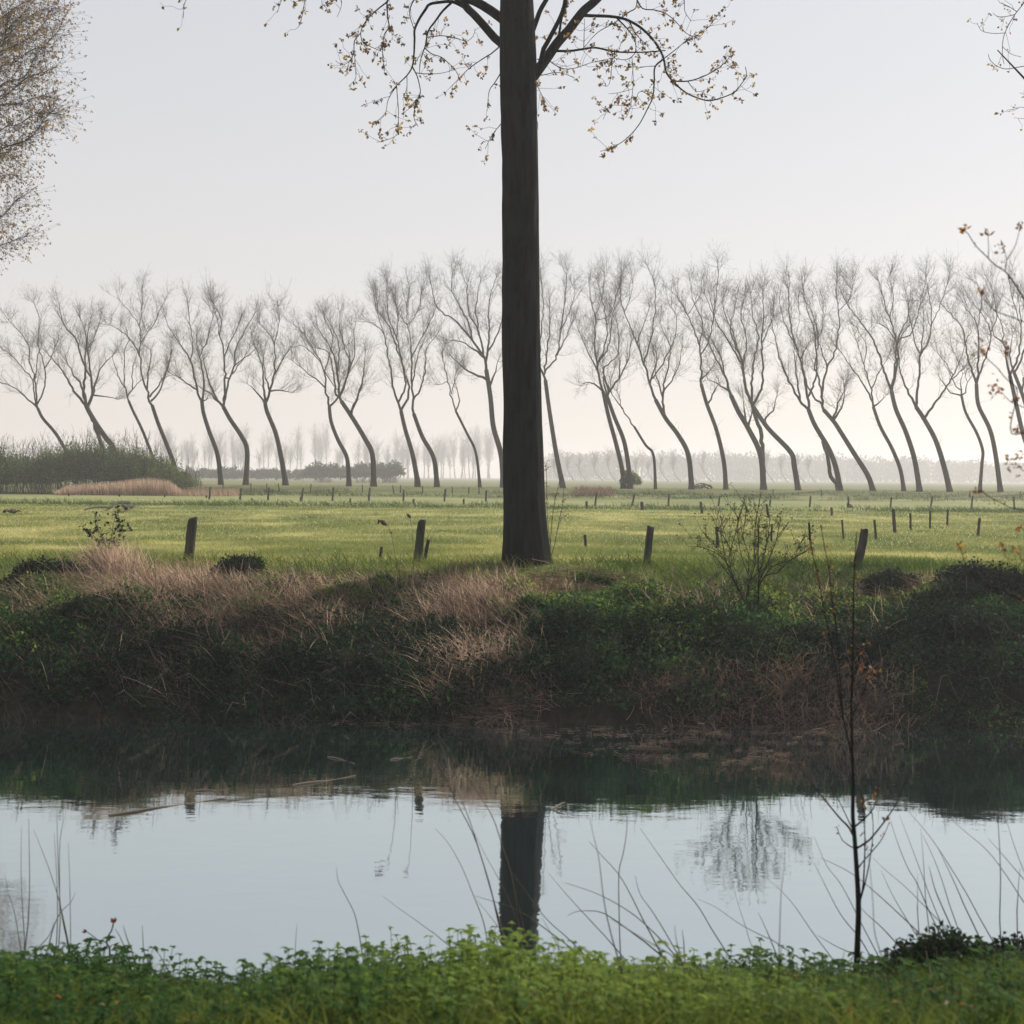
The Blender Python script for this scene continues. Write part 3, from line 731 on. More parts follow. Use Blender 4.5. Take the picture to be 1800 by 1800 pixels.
# every leaning tree: crop origin, foot depth, trunk radius px, trunk points, limbs, wording
TREES = [
 (A_, 3.6, [(540,1600),(500,1450),(425,1300),(370,1220),(300,1140),(265,1070)], [[(265,1080),(170,980),(90,920),(0,890),(-60,850)],[(250,1060),(240,930),(215,850),(120,735),(0,640)],[(270,1070),(245,870),(205,740),(205,650),(160,560),(60,450)],[(285,1050),(310,950),(315,800),(275,660),(270,590),(275,450),(240,330)],[(315,800),(370,690),(410,570)],[(245,870),(265,720),(290,640)]], 'thin low forked tree leaning behind the left part of the hedge'),
 (A_, 5.6, [(860,1600),(790,1340),(760,1300),(690,1200),(635,1110),(605,1050)], [[(750,1600),(730,1450),(712,1340),(680,1230),(640,1120)],[(600,1050),(510,940),(460,840),(350,700),(300,650)],[(595,1040),(587,940),(600,800),(570,700),(530,580),(450,480),(415,330)],[(600,1040),(585,940),(500,800),(430,690)],[(625,1060),(652,950),(640,850),(620,700),(610,600),(640,430)],[(640,1040),(680,870),(720,770),(810,680)],[(640,850),(600,780),(605,560),(560,430)],[(620,680),(660,580),(710,430)],[(672,975),(740,985),(830,1010)]], 'stout double stemmed tree rising behind the hedge with a narrow upright crown'),
 (A_, 3.1, [(1130,1600),(1080,1430),(1035,1310),(990,1200),(940,1100),(905,1020)], [[(905,1020),(875,930),(830,830),(790,720)],[(878,930),(875,690),(900,590),(880,500)],[(908,1000),(935,930),(932,800),(960,690)],[(935,930),(1000,870)]], 'slim tree over the right half of the hedge with a small forked crown'),
 (A_, 4.4, [(1265,1600),(1215,1440),(1170,1320),(1110,1170),(1070,1050)], [[(1070,1050),(1030,920),(995,820),(985,720),(930,600),(850,530),(750,470)],[(985,700),(990,580),(970,470),(890,370),(830,300)],[(1032,920),(1055,730),(1050,650),(1000,620)],[(1068,1030),(1130,930),(1190,740),(1210,600)],[(1064,1000),(1160,830),(1200,700)],[(988,600),(1080,480),(1150,330)],[(975,480),(1000,350),(1000,240)]], 'tall leaning tree above the right end of the hedge with a wide spreading crown'),
 (A_, 4.6, [(1555,1605),(1530,1400),(1470,1230),(1430,1100),(1420,1020)], [[(1420,1020),(1390,960),(1340,740),(1230,570),(1160,430)],[(1424,1010),(1435,930),(1415,740),(1400,700),(1380,560)],[(1340,740),(1355,650),(1335,460),(1320,340)],[(1415,720),(1480,500),(1500,400)],[(1385,950),(1280,870),(1190,820)],[(1432,1020),(1455,1005)]], 'tree just clear of the hedge end with an upright foot and high fork'),
 (A_, 5.0, [(1728,1612),(1738,1370),(1700,1270),(1620,1150),(1570,1060)], [[(1573,1060),(1580,950),(1575,700),(1545,550),(1560,450),(1480,300)],[(1570,1060),(1510,980),(1440,780),(1420,640)],[(1560,1050),(1460,950),(1380,900)],[(1582,1030),(1610,870),(1650,760),(1650,680),(1720,520),(1800,390)],[(1582,860),(1620,850),(1750,660)],[(1642,780),(1800,650)],[(1560,580),(1500,340)],[(1575,700),(1640,560),(1690,440)]], 'sharply bent tree with vertical foot and long slanting trunk near the hedge'),
 (B_, 5.0, [(210,1605),(180,1430),(140,1250),(80,1100),(65,1040)], [[(70,1040),(95,960),(135,800),(125,620),(100,560),(20,470)],[(65,1040),(50,880),(50,780),(0,650),(-30,560)],[(62,1040),(0,950),(-60,900)],[(135,820),(190,720),(240,640)],[(125,620),(165,460),(155,350)],[(98,965),(180,950),(260,960)],[(95,960),(60,800),(55,700)]], 'evenly curved tree with an open forked crown and one flat right hand branch'),
 (B_, 4.2, [(655,1605),(640,1420),(580,1300),(530,1170),(515,1060)], [[(510,1050),(492,940),(485,820),(430,700),(340,550),(270,490)],[(490,930),(400,850),(250,730)],[(515,1055),(570,1010),(600,960),(640,850),(660,720),(610,580)],[(485,820),(570,940),(590,880)],[(480,760),(340,640),(240,640)],[(488,800),(520,680),(540,560),(480,440)]], 'slender curved tree whose crown tangles with the thicker one on its right'),
 (B_, 5.2, [(828,1610),(820,1400),(770,1290),(680,1140),(600,1020)], [[(600,1020),(585,980),(580,850),(540,680),(430,490)],[(600,1000),(640,850),(690,680),(690,520)],[(597,990),(560,950),(520,700),(420,640)],[(680,1130),(690,1060),(750,870),(770,680)],[(580,820),(575,600),(490,420)],[(655,750),(590,520),(590,400)],[(672,1120),(690,1040),(740,930),(750,860)]], 'thick trunk bent hard left with dense low crown and a side shoot'),
 (B_, 4.8, [(1140,1600),(1100,1390),(1050,1220),(1020,1090)], [[(1015,1090),(970,930),(940,760),(910,620),(900,550),(830,480),(760,450)],[(1025,1080),(1075,960),(1035,780),(980,620),(930,490),(850,380),(830,260)],[(1022,1040),(1050,950),(1040,830),(985,560),(930,430),(920,180)],[(905,560),(860,420),(850,300)],[(985,580),(1000,420),(980,280)]], 'narrow tree left of the big trunk with tall crown of long upright limbs'),
 (B_, 4.8, [(1275,1620),(1250,1420),(1170,1270),(1110,1110)], [[(1108,1110),(1103,1020),(1093,880),(1095,740),(1085,570),(1070,500),(1000,400),(980,330)],[(1110,1020),(1170,900),(1195,740),(1195,660),(1270,560)],[(1097,900),(1140,700),(1190,560)],[(1096,720),(1140,620),(1250,420)],[(1080,480),(1150,350),(1160,250)],[(1074,490),(1060,350),(1080,230)]], 'tree with a long straight upper stem and shoots sprouting from its bend'),
 (B_, 2.9, [(1575,1610),(1545,1380),(1480,1240),(1405,1090)], [[(1405,1090),(1370,960),(1320,750),(1308,680),(1330,620)],[(1408,1080),(1435,1010),(1400,900),(1420,830)],[(1372,960),(1400,880),(1410,810)],[(1340,900),(1280,905)],[(1420,830),(1460,790)]], 'very thin sparse tree with only a few crooked branches'),
 (B_, 5.6, [(1742,1620),(1725,1400),(1670,1200),(1650,1000),(1620,800)], [[(1618,800),(1612,730),(1530,600),(1400,450),(1280,370),(1220,150)],[(1618,720),(1560,520),(1500,400),(1480,200),(1440,100)],[(1625,730),(1640,520),(1640,330),(1690,150)],[(1635,690),(1720,490),(1740,300)],[(1622,870),(1480,800),(1370,700)],[(1660,910),(1700,740)],[(1600,720),(1480,620),(1350,590)],[(1530,590),(1480,440),(1380,250),(1380,120)],[(1560,520),(1545,350),(1580,180)]], 'tall tree half hidden by the big dark trunk with a fan of limbs'),
 (C_, 4.8, [(360,1625),(310,1380),(260,1060),(235,870)], [[(235,870),(190,760),(120,620),(60,480)],[(238,850),(240,720),(265,530),(265,330)],[(240,830),(320,690),(345,500),(380,250),(390,100)],[(320,690),(400,530),(430,440)],[(345,520),(420,350),(440,230)],[(190,760),(205,560),(220,330),(200,120)],[(205,580),(150,400),(160,220)]], 'straight slanting tree just right of the big dark trunk with a thin high crown'),
 (C_, 4.6, [(782,1640),(778,1520),(735,1330),(680,1130),(640,950)], [[(640,950),(610,830),(600,760),(580,640),(590,430),(550,290),(540,180)],[(618,830),(520,640),(470,520)],[(612,780),(650,640),(670,540),(655,410),(600,180)],[(640,750),(680,630),(720,350),(780,110)],[(625,960),(560,890),(480,910)],[(595,450),(670,430),(740,280)],[(590,430),(640,260),(650,120)]], 'left stem of the close pair with a tall crown behind the round dark bush'),
 (C_, 4.6, [(832,1640),(826,1530),(790,1310),(720,1130),(670,990)], [[(668,990),(690,940),(760,850),(820,720),(840,600)],[(680,960),(640,800),(700,740),(750,660),(740,480)],[(760,850),(755,720),(720,620)],[(665,980),(645,860),(640,760)]], 'right stem of the close pair behind the round dark bush'),
 (C_, 2.9, [(1010,1645),(995,1400),(940,1330),(860,1200)], [[(860,1200),(770,1070),(700,970),(660,880),(630,780)],[(765,1065),(740,950)],[(700,970),(690,900),(720,800)]], 'thin crooked tree with a kinked foot right of the close pair'),
 (C_, 5.0, [(1265,1640),(1240,1400),(1170,1260),(1080,1140),(1010,1010)], [[(1010,1010),(970,900),(930,760),(880,610),(780,370),(760,220)],[(972,900),(1015,740),(1010,640)],[(932,740),(970,600),(1010,350),(1000,180),(960,90)],[(1090,1140),(1060,980),(1115,680),(1080,560),(1040,470)],[(1062,980),(1015,850),(1000,700)],[(980,880),(1100,680),(1150,560),(1150,420),(1100,330)],[(1070,960),(1170,780),(1200,640)],[(882,600),(970,360)],[(790,390),(840,280),(850,180)]], 'gracefully leaning tree forked low on its right side beside a heap of brushwood'),
 (C_, 4.3, [(1505,1650),(1490,1450),(1440,1230),(1370,1040),(1330,900)], [[(1330,900),(1328,690),(1300,580),(1230,400),(1120,240)],[(1330,690),(1390,580),(1420,400),(1445,200),(1450,80)],[(1325,620),(1340,470),(1280,330),(1250,180)],[(1385,1050),(1420,970),(1450,900)],[(1338,870),(1400,800)],[(1235,400),(1320,280),(1330,180)],[(1420,400),(1350,260)]], 'single slim tree with a clean curving trunk and one high fork'),
 (C_, 5.6, [(1770,1645),(1748,1400),(1660,1210),(1590,1090),(1540,980)], [[(1775,1640),(1765,1450),(1755,1280),(1715,1130),(1690,1040)],[(1540,980),(1490,830),(1400,650),(1350,560)],[(1660,1200),(1685,1130),(1690,1060)],[(1650,1180),(1640,1100),(1625,1000)],[(1530,960),(1450,900),(1380,870)],[(1690,1040),(1650,960),(1620,780),(1500,560),(1430,450),(1390,260)],[(1500,830),(1480,740),(1400,580)]], 'tree split at the foot into two stems that spread into a narrow letter'),
 (C_, 5.2, [(2015,1660),(1985,1480),(1960,1380),(1800,1210),(1690,1050)], [[(1690,1050),(1645,920),(1615,740),(1560,600),(1540,500),(1580,300)],[(1700,1040),(1760,900),(1755,590),(1770,400),(1760,230)],[(1685,1040),(1690,800),(1720,650),(1730,550),(1690,400),(1680,260)],[(1800,1200),(1780,1140),(1830,1090),(1865,980)],[(1618,740),(1560,560),(1500,420),(1480,300)],[(1618,760),(1650,600),(1610,420),(1640,280)],[(1756,600),(1820,470),(1840,350)]], 'dark tree bent like an elbow with dense crown and a hooked side branch'),
 (D_, 5.2, [(508,1650),(480,1500),(430,1360),(330,1190),(285,1080)], [[(447,1645),(435,1500),(415,1400),(385,1300)],[(285,1080),(230,1020),(190,960),(90,740),(20,450)],[(282,1080),(280,1000),(220,700),(185,600),(150,400),(150,150)],[(235,1010),(200,850),(190,680),(190,600)],[(285,1000),(340,830),(330,560),(270,350),(240,200)],[(185,620),(120,480),(80,300)],[(225,720),(300,600)],[(188,600),(220,440),(210,300)]], 'leaning tree with a second leg joining its trunk above the foot'),
 (D_, 5.0, [(742,1660),(700,1540),(600,1380),(500,1220),(460,1160),(390,1080)], [[(390,1080),(380,1000),(410,800),(480,650),(500,440),(480,250),(490,150)],[(382,1050),(300,960),(250,800),(240,690)],[(383,990),(345,830),(330,780),(350,600),(330,450),(260,300)],[(462,1160),(490,1050),(530,950),(550,880)],[(405,790),(390,700),(340,560)],[(470,1150),(520,1060),(540,960)],[(495,400),(580,290),(590,170)],[(350,600),(390,450),(380,300)]], 'most slanted tree of the row with long diagonal trunk and side shoot'),
 (D_, 3.9, [(957,1660),(930,1500),(870,1350),(790,1200),(740,1060)], [[(735,1060),(722,1000),(620,830),(490,640)],[(728,1030),(720,920),(680,790),(660,720),(610,560)],[(722,930),(800,790),(860,680)],[(672,760),(690,640),(630,520),(590,480)],[(750,1050),(800,1010),(830,980)]], 'slim leaning tree with a low open crown left of two taller trunks'),
 (D_, 5.0, [(1067,1655),(1030,1430),(970,1240),(900,1080),(868,950)], [[(866,950),(850,910),(800,750),(720,560),(560,340),(490,200)],[(868,940),(900,720),(900,600),(860,450),(820,350),(780,180)],[(875,940),(915,720),(910,600),(980,440),(990,390),(970,250)],[(918,600),(1010,540),(1080,300),(1110,150)],[(902,620),(850,520),(770,470)],[(860,440),(880,300),(850,150)],[(905,640),(940,560),(1000,480)]], 'tall tree with twin parallel limbs and a broad feathery top'),
 (D_, 5.2, [(1282,1672),(1240,1490),(1180,1300),(1100,1150),(1040,1060)], [[(1035,1055),(1060,900),(1070,710),(1130,600),(1150,400),(1120,200)],[(1032,1050),(970,920),(925,780),(920,650)],[(1100,1145),(1180,1030),(1300,850),(1380,640)],[(1068,720),(1010,520),(990,380),(1000,260)],[(1064,700),(1090,560),(1090,330)],[(1150,490),(1220,320),(1280,130)],[(1290,870),(1390,780),(1450,730)],[(1310,830),(1240,740),(1200,690)],[(1340,740),(1290,640)]], 'tree with a long low limb reaching out to the right from its bend'),
 (D_, 3.2, [(1490,1640),(1505,1450),(1510,1370),(1470,1250),(1390,1100),(1360,980)], [[(1360,980),(1350,900),(1370,830)],[(1362,970),(1390,960),(1400,900),(1420,860)],[(1355,980),(1320,970),(1270,950),(1200,840)],[(1352,930),(1290,850),(1240,760)],[(1400,900),(1380,800)]], 'short crooked tree with a stunted crown of bent twigs'),
 (D_, 4.6, [(1635,1655),(1600,1400),(1560,1220),(1480,1050),(1465,900)], [[(1462,900),(1400,680),(1360,500),(1220,340)],[(1467,890),(1480,700),(1470,480),(1400,380),(1350,290)],[(1470,880),(1540,680),(1565,540),(1500,400),(1420,320)],[(1560,530),(1610,420),(1580,250),(1540,160)],[(1385,620),(1430,530)],[(1470,500),(1500,330),(1470,190)]], 'clean leaning tree near the right edge with three long limbs from one fork'),
 (D_, 4.6, [(1880,1660),(1845,1420),(1790,1240),(1740,1020),(1700,840)], [[(1700,830),(1680,740),(1660,620),(1590,560),(1560,420)],[(1705,830),(1760,700),(1780,480),(1760,300)],[(1662,620),(1640,470),(1560,330)],[(1780,500),(1720,300),(1690,150)]], 'tree cut by the right edge of the view behind the rusty twigs'),
 (D_, 4.2, [(2020,1665),(1960,1420),(1850,1160),(1780,950),(1730,820)], [[(1730,820),(1790,700),(1830,500),(1800,300)],[(1780,950),(1800,860),(1840,800),(1900,700)],[(1735,830),(1700,700),(1720,560)]], 'leaning tree whose foot stands outside the right edge of the view'),
]
tr_rng = np.random.default_rng(23)
for i, (off, r, trunk, limbs, words_) in enumerate(TREES):
    D = 159 - 12 * (off[0] + trunk[0][0] / 4) / 1800 + tr_rng.uniform(-1, 1)
    tp = cr(off, *trunk)
    lines = [(tp, r, r * 0.72, 6)]
    for j, l in enumerate(limbs):
        second = l[0][1] > 1500
        lines.append((cr(off, *l), r * 0.75 if second else max(1.3, r * 0.5), r * 0.6 if second else 0.42, 7))
    L3 = trace3d(lines, D, 0.55, tr_rng, 30)
    base = L3[0][0][0].copy()
    dz = gz(base[0], base[1]) - base[2]
    root = thing('leaning_tree', base + [0, 0, dz - 0.05], 'leaning tree', 'tree', 'wind-bent bare trees on the dyke')
    root['label'] = 'bare ' + words_
    mbt, mbc = MB(), MB()
    for j, (p, rad) in enumerate(L3):
        p = p.copy(); rad = rad.copy()
        if j == 0 or (lines[j][0][0][1] > 450 + 1500 / 4):
            p[0, 2] = gz(p[0, 0], p[0, 1]) - 0.4
            rad[:3] *= [1.45, 1.15, 1.03]
        if j: p[1:-1] += tr_rng.normal(0, 0.05, (len(p) - 2, 3))
        tubes(mbt, p, rad, 7 if j == 0 else 5)
    # crown: three orders of ever finer twigs, and little shoots on the trunk
    main = [l for l, s in zip(L3[1:], lines[1:]) if not s[0][0][1] > 450 + 1500 / 4]
    full = 0.45 if r < 3.3 else 1.0
    p, T, Rr, t = along(main, 2.3 * full, 0.2, 1.0, tr_rng)
    tops = np.stack([l[0][-1] for l in main for _ in range(3)]); topT = np.stack([norm(l[0][-1] - l[0][-3]) for l in main for _ in range(3)])
    p = np.concatenate([p, tops]); T = np.concatenate([T, topT]); t = np.concatenate([t, np.full(len(tops), 1.25)])
    q1 = spawn(p, T, tr_rng.uniform(0.9, 3.2, len(p)) * (1.15 - 0.55 * t), 0.75, 0.3, 0.5, 5, 0.2, tr_rng, 0.018)
    tubes(mbc, q1, np.array([[.024, .019, .014, .010, .007]]) * tr_rng.uniform(0.7, 1.2, (len(q1), 1)), 3, 0.2)
    p, T = sub(q1, 6, 0.15, tr_rng)
    q2 = spawn(p, T, tr_rng.uniform(0.5, 1.8, len(p)), 0.7, 0.2, 0.52, 4, 0.15, tr_rng, 0.02)
    tubes(mbc, q2, np.array([[.0085, .007, .006, .0045]]), 3, 0.5)
    p, T = sub(q2, 4, 0.2, tr_rng)
    q3 = spawn(p, T, tr_rng.uniform(0.25, 0.8, len(p)), 0.6, 0.15, 0.6, 3, 0.1, tr_rng)
    tubes(mbc, q3, np.array([[.0045, .004, .0035]]), 3, 0.9)
    p, T, Rr, t = along(L3[:1], 1.6, 0.35, 0.98, tr_rng)
    if len(p):
        q = spawn(p, T, tr_rng.uniform(0.3, 1.3, len(p)), 0.3, 0.35, 0.6, 4, 0.1, tr_rng)
        tubes(mbc, q, np.array([[.012, .01, .008, .005]]), 3, 0.6)
    o0 = base + [0, 0, dz - 0.05]
    for mbx, nm, mt in ((mbt, 'trunk', M_ROWBARK), (mbc, 'crown', M_TWIG)):
        mbx.build(nm, mt, root, origin=o0)

# ---- the big dark poplar in the middle
E_, G_ = (450, 0), (900, 0)
MD = 30.5
main_lines = [([(927,1003),(926,985),(925,960),(922,900),(920,800),(918,700),(916,600),(916,500),(915,400),(914,300),(912,200),(911,100),(908,0),(906,-120),(905,-260),(908,-420),(910,-560)], 38, 6, 8)]
def ln(off, r0, r1, *pts): main_lines.append((cr(off, *pts), r0, r1, 6))
ln(E_, 8, 5.5, (1760,420),(1700,300),(1620,200),(1540,110),(1480,50),(1430,-40),(1330,-260),(1250,-600))
ln(E_, 9, 6, (1760,190),(1640,70),(1540,10),(1450,-30),(1340,-150),(1180,-420),(1100,-800))
ln(E_, 3.6, .7, (1495,65),(1420,25),(1370,10),(1300,15),(1220,30),(1190,70),(1150,130),(1115,210),(1115,280),(1105,440),(1070,520),(990,600),(940,660))
ln(E_, 2.4, .6, (1370,15),(1310,80),(1260,150),(1210,220),(1190,320),(1155,430),(1150,510))
ln(E_, 1.4, .5, (1105,460),(1140,560),(1155,660),(1120,740),(1110,830),(1140,890))
ln(E_, 1.4, .5, (1190,330),(1240,380),(1300,400),(1350,440),(1400,490),(1430,550))
ln(E_, 2.8, 1.6, (1480,40),(1300,-60),(1100,-110),(960,-60),(920,15))
ln(E_, 1.7, .5, (920,20),(850,70),(780,140),(740,210),(740,270),(770,310),(880,360))
ln(E_, 1.2, .4, (738,220),(690,290),(690,360),(660,430),(600,455),(560,425))
ln(E_, 0.9, .4, (690,370),(700,460),(700,550),(650,610))
ln(E_, 1.8, .5, (922,20),(925,120),(935,190),(900,250),(890,380),(905,500))
ln(E_, 1.6, .6, (1180,-80),(1110,0),(1080,90),(1110,205))
ln(E_, 1.3, .4, (1720,340),(1600,410),(1500,480),(1440,540),(1360,620))
ln(E_, 0.9, .4, (1225,255),(1300,250),(1400,265),(1480,290),(1530,250),(1540,200))
ln(E_, 1.2, .4, (1740,480),(1680,580),(1640,640),(1625,780))
ln(E_, 0.9, .4, (1740,850),(1660,950),(1610,1050))
ln(E_, 0.9, .4, (985,610),(1000,750),(1000,880),(990,950),(900,990),(850,1000))
ln(E_, 0.8, .4, (1065,530),(1060,620),(1030,700))
ln(E_, 0.8, .4, (990,605),(930,700),(910,800),(870,840))
ln(E_, 0.8, .4, (1155,665),(1080,760),(1020,800))
ln(E_, 0.9, .4, (1110,510),(1200,520),(1300,515),(1400,490))
ln(E_, 3.0, 1.2, (1180,-420),(900,-430),(600,-330),(400,-160),(330,-40))
ln(E_, 1.2, .4, (420,-180),(350,-20),(330,90),(300,190))
ln(E_, 1.0, .4, (560,-300),(520,-100),(460,10),(500,60)); ln(E_, 1.0, .4, (400,-160),(250,-120),(180,0),(150,90)); ln(E_, .9, .4, (600,-330),(600,-60),(600,40),(570,120))
ln(E_, 1.4, .4, (600,-330),(100,-260),(-300,-120),(-490,0),(-510,130))
ln(G_, 9.5, 6, (150,540),(250,400),(320,300),(400,210),(460,130),(510,70),(590,0),(680,-110),(800,-400),(850,-700))
ln(G_, 4.6, 3, (155,450),(230,330),(290,220),(340,120),(370,30),(380,-60),(420,-300))
ln(G_, 4.6, 3, (130,260),(170,150),(200,70),(240,0),(270,-60),(330,-300),(340,-600))
ln(G_, 2.6, 1.4, (325,290),(350,130),(380,30),(400,-80))
ln(G_, 3.2, .6, (480,108),(560,112),(680,115),(780,130),(860,165),(930,215),(1000,290),(1050,370),(1070,430),(1085,510),(1140,580),(1220,650),(1310,690),(1390,708),(1480,685),(1560,650),(1620,580),(1650,530),(1640,470))
ln(G_, 2.4, 1.0, (305,365),(400,360),(500,345),(580,335),(660,350),(740,365),(860,368),(960,365),(1080,355))
ln(G_, 1.5, .5, (730,122),(790,180),(840,240),(870,310),(860,380),(800,420),(720,410))
ln(G_, 1.4, .5, (845,385),(850,500),(850,620),(830,760),(800,830))
ln(G_, 2.0, .5, (1068,425),(1005,475),(1000,570),(990,680),(950,770),(890,880),(810,970),(720,1030),(620,1065))
ln(G_, 1.5, .5, (1130,572),(1240,570),(1340,540),(1450,480),(1530,400),(1545,330))
ln(G_, 2.0, 1.3, (640,-60),(760,-100),(850,-70),(880,0))
ln(G_, 1.2, .5, (880,0),(870,60),(830,80),(720,160),(600,230),(505,335))
ln(G_, 1.5, .5, (880,-10),(920,60),(1000,70),(1080,95),(1150,150),(1220,230),(1280,255),(1340,245))
ln(G_, 1.6, .5, (760,-105),(1000,-160),(1170,-100),(1210,0),(1215,80),(1260,150))
ln(G_, 1.3, .5, (810,155),(880,250),(960,330))
ln(G_, 1.0, .4, (320,380),(260,420),(350,480),(440,480),(560,440),(700,410))
ln(G_, .9, .4, (505,345),(510,130))
ln(G_, .8, .4, (850,620),(760,650),(680,660)); ln(G_, .8, .4, (832,720),(760,740),(690,745),(640,840))
ln(G_, 1.0, .4, (1080,405),(1160,340),(1240,270),(1260,210)); ln(G_, .9, .4, (1290,250),(1380,190),(1460,90))
ln(G_, 1.0, .4, (160,540),(230,525),(330,510),(440,545)); ln(G_, .8, .4, (165,560),(200,650),(240,720)); ln(G_, .7, .4, (165,830),(180,860),(182,910))
ln(G_, .8, .4, (990,680),(900,640),(860,740)); ln(G_, .8, .4, (1240,570),(1290,640),(1340,640)); ln(G_, .8, .4, (1005,475),(950,470),(900,470)); ln(G_, .8, .4, (700,365),(700,480),(680,600),(640,600))
pr = np.random.default_rng(5)
L3 = trace3d(main_lines, MD, 0.6, pr, 22)
base = L3[0][0][0].copy(); base[2] = gz(base[0], base[1])
poplar = thing('poplar_tree', base, 'tall poplar with massive dark straight trunk and drooping leafy twigs in the middle', 'tree')

def fluted_trunk(mb, path, rad, k=56, z0=None):
    """a trunk with root flare and vertical ridges of bark"""
    n = 150
    s = np.linspace(0, 1, n) ** 1.5
    pth = np.stack([np.interp(s, np.linspace(0, 1, len(path)), path[:, c]) for c in range(3)], 1)
    rr = np.interp(s, np.linspace(0, 1, len(rad)), rad)
    th = np.arange(k) * 2 * math.pi / k
    z = pth[:, 2:3] - path[0, 2]
    flare = 1 + 0.27 * np.exp(-np.maximum(z, 0) / 0.4) * (1 + 0.55 * np.sin(th * 5 + 1.0) + 0.3 * np.sin(th * 3)) + 0.05 * np.exp(-z / 2)
    rid = 0.03 * (fbm(th[None, :] * 5.1 + 0 * z, z * 0.55, 3.0) - 0.5) + 0.05 * (vnoise(th[None, :] * 11 + 0 * z, z * 1.3, 9.0) - 0.5)
    # keep the seam closed
    wgt = np.clip(np.minimum(np.arange(k), k - 1 - np.arange(k)) / 3, 0, 1)
    rr2 = rr[:, None] * flare * (1 + rid * 1.9 * wgt + 0.05 * (fbm(z * 0.7, 0 * z + 3.3, 4) - .5) + 0.05 * wgt * (vnoise(th[None, :] * 1.6 + 0 * z, z * 0.8, 17.0) - .5))
    V = np.stack([pth[:, 0:1] + rr2 * np.cos(th), pth[:, 1:2] + rr2 * np.sin(th), pth[:, 2:3] + 0 * rr2], -1)
    idx = np.arange(n * k).reshape(n, k)
    j2 = (np.arange(k) + 1) % k
    mb.add(V, np.stack([idx[:-1], idx[:-1][:, j2], idx[1:][:, j2], idx[1:]], -1).reshape(-1, 4))

mbt, mbb, mbl = MB(), MB(), MB()
tpath, trad = L3[0][0].copy(), L3[0][1].copy()
tpath[0, 2] = base[2] - 0.4
tpath[:, 1] = MD
hgt = tpath[:, 2] - base[2]
trad = np.interp(hgt, [-0.4, 0.3, 1.2, 3, 5, 8, 10.5, 11.8, 14, 18, 22], [.47, .455, .425, .39, .385, .375, .365, .33, .28, .17, .05])
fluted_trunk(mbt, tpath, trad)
for (p, r), l in zip(L3[1:], main_lines[1:]):
    (tubes(mbt, p, r, 8) if l[1] > 2.9 else tubes(mbb, p, r, 5))

def leafy(mbb, mbl, limbs, rng, dens, ll=(0.05, 0.085), L=(0.15, 0.5), per=(2, 5), up=-0.25, lo=0.15):
    """thin leaf-bearing twigs with a loose bunch of young leaves at the end of each"""
    p, T, Rr, t = along(limbs, dens, lo, 1.0, rng)
    q = spawn(p, T, rng.uniform(L[0], L[1], len(p)), 0.6, up, 0.65, 4, 0.12, rng)
    tubes(mbb, q, np.array([[.005, .004, .0035, .003]]), 3)
    c = np.concatenate([q[:, 3], q[:, 2][rng.random(len(q)) < 0.45]])
    d = np.concatenate([norm(q[:, 3] - q[:, 1])] * 2)[:len(c)]
    cnt = rng.integers(per[0], per[1], len(c)); ii = np.repeat(np.arange(len(c)), cnt); n = len(ii)
    dd = norm(d[ii] * 0.3 + rng.normal(0, 0.7, (n, 3)) + [0, 0, -0.45])
    tone = np.clip(np.repeat(rng.normal(0.45, 0.22, len(c)), cnt) + rng.normal(0, 0.12, n), 0, 1)
    ln_ = rng.uniform(ll[0], ll[1], n)
    leaves(mbl, c[ii] + rng.normal(0, 0.02, (n, 3)), dd, rng.normal(size=(n, 3)), ln_, ln_ * 0.75, tone)
thin = [l for l, s in zip(L3[1:], main_lines[1:]) if s[1] < 3.3]
leafy(mbb, mbl, thin, pr, 8.5, (.045, .09), (.1, .55), (3, 8))
# the crown above: more limbs fanning out of the upper trunk
up_l = []
for k in range(16):
    z = pr.uniform(13.5, 21.5); i = int(np.argmin(np.abs(tpath[:, 2] - z))); a = pr.uniform(0, 6.28)
    d = np.array([math.cos(a), math.sin(a), pr.uniform(0.7, 1.3)])
    Ls = pr.uniform(2.5, 5) * (1.3 - (z - 13.5) / 14)
    s = np.linspace(0, 1, 10)[:, None]
    up_l.append((tpath[i] + norm(d) * Ls * s + np.array([math.cos(a), math.sin(a), -0.7]) * s ** 3 * 1.2, np.linspace(.07, .012, 10)))
    tubes(mbb, up_l[-1][0], up_l[-1][1], 5)
big = [l for l, s in zip(L3[1:], main_lines[1:]) if s[1] >= 3.3]
p, T, Rr, t = along(up_l + [(x[0][len(x[0]) // 2:], x[1][len(x[1]) // 2:]) for x in big], 1.6, 0.2, 1.0, pr)
q1 = spawn(p, T, pr.uniform(0.8, 2.2, len(p)), 0.7, 0.3, 0.5, 5, -0.25, pr)
q1 = q1[q1[:, :, 2].min(1) > 14.4]
tubes(mbb, q1, np.array([[.014, .012, .01, .007, .005]]), 3)
leafy(mbb, mbl, [(q, None) for q in []] + [(q, np.full(5, .01)) for q in q1], pr, 3.0)
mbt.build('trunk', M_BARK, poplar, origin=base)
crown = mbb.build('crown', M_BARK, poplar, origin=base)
mbl.build('leaves', M_BROWNLEAF, crown, origin=base)

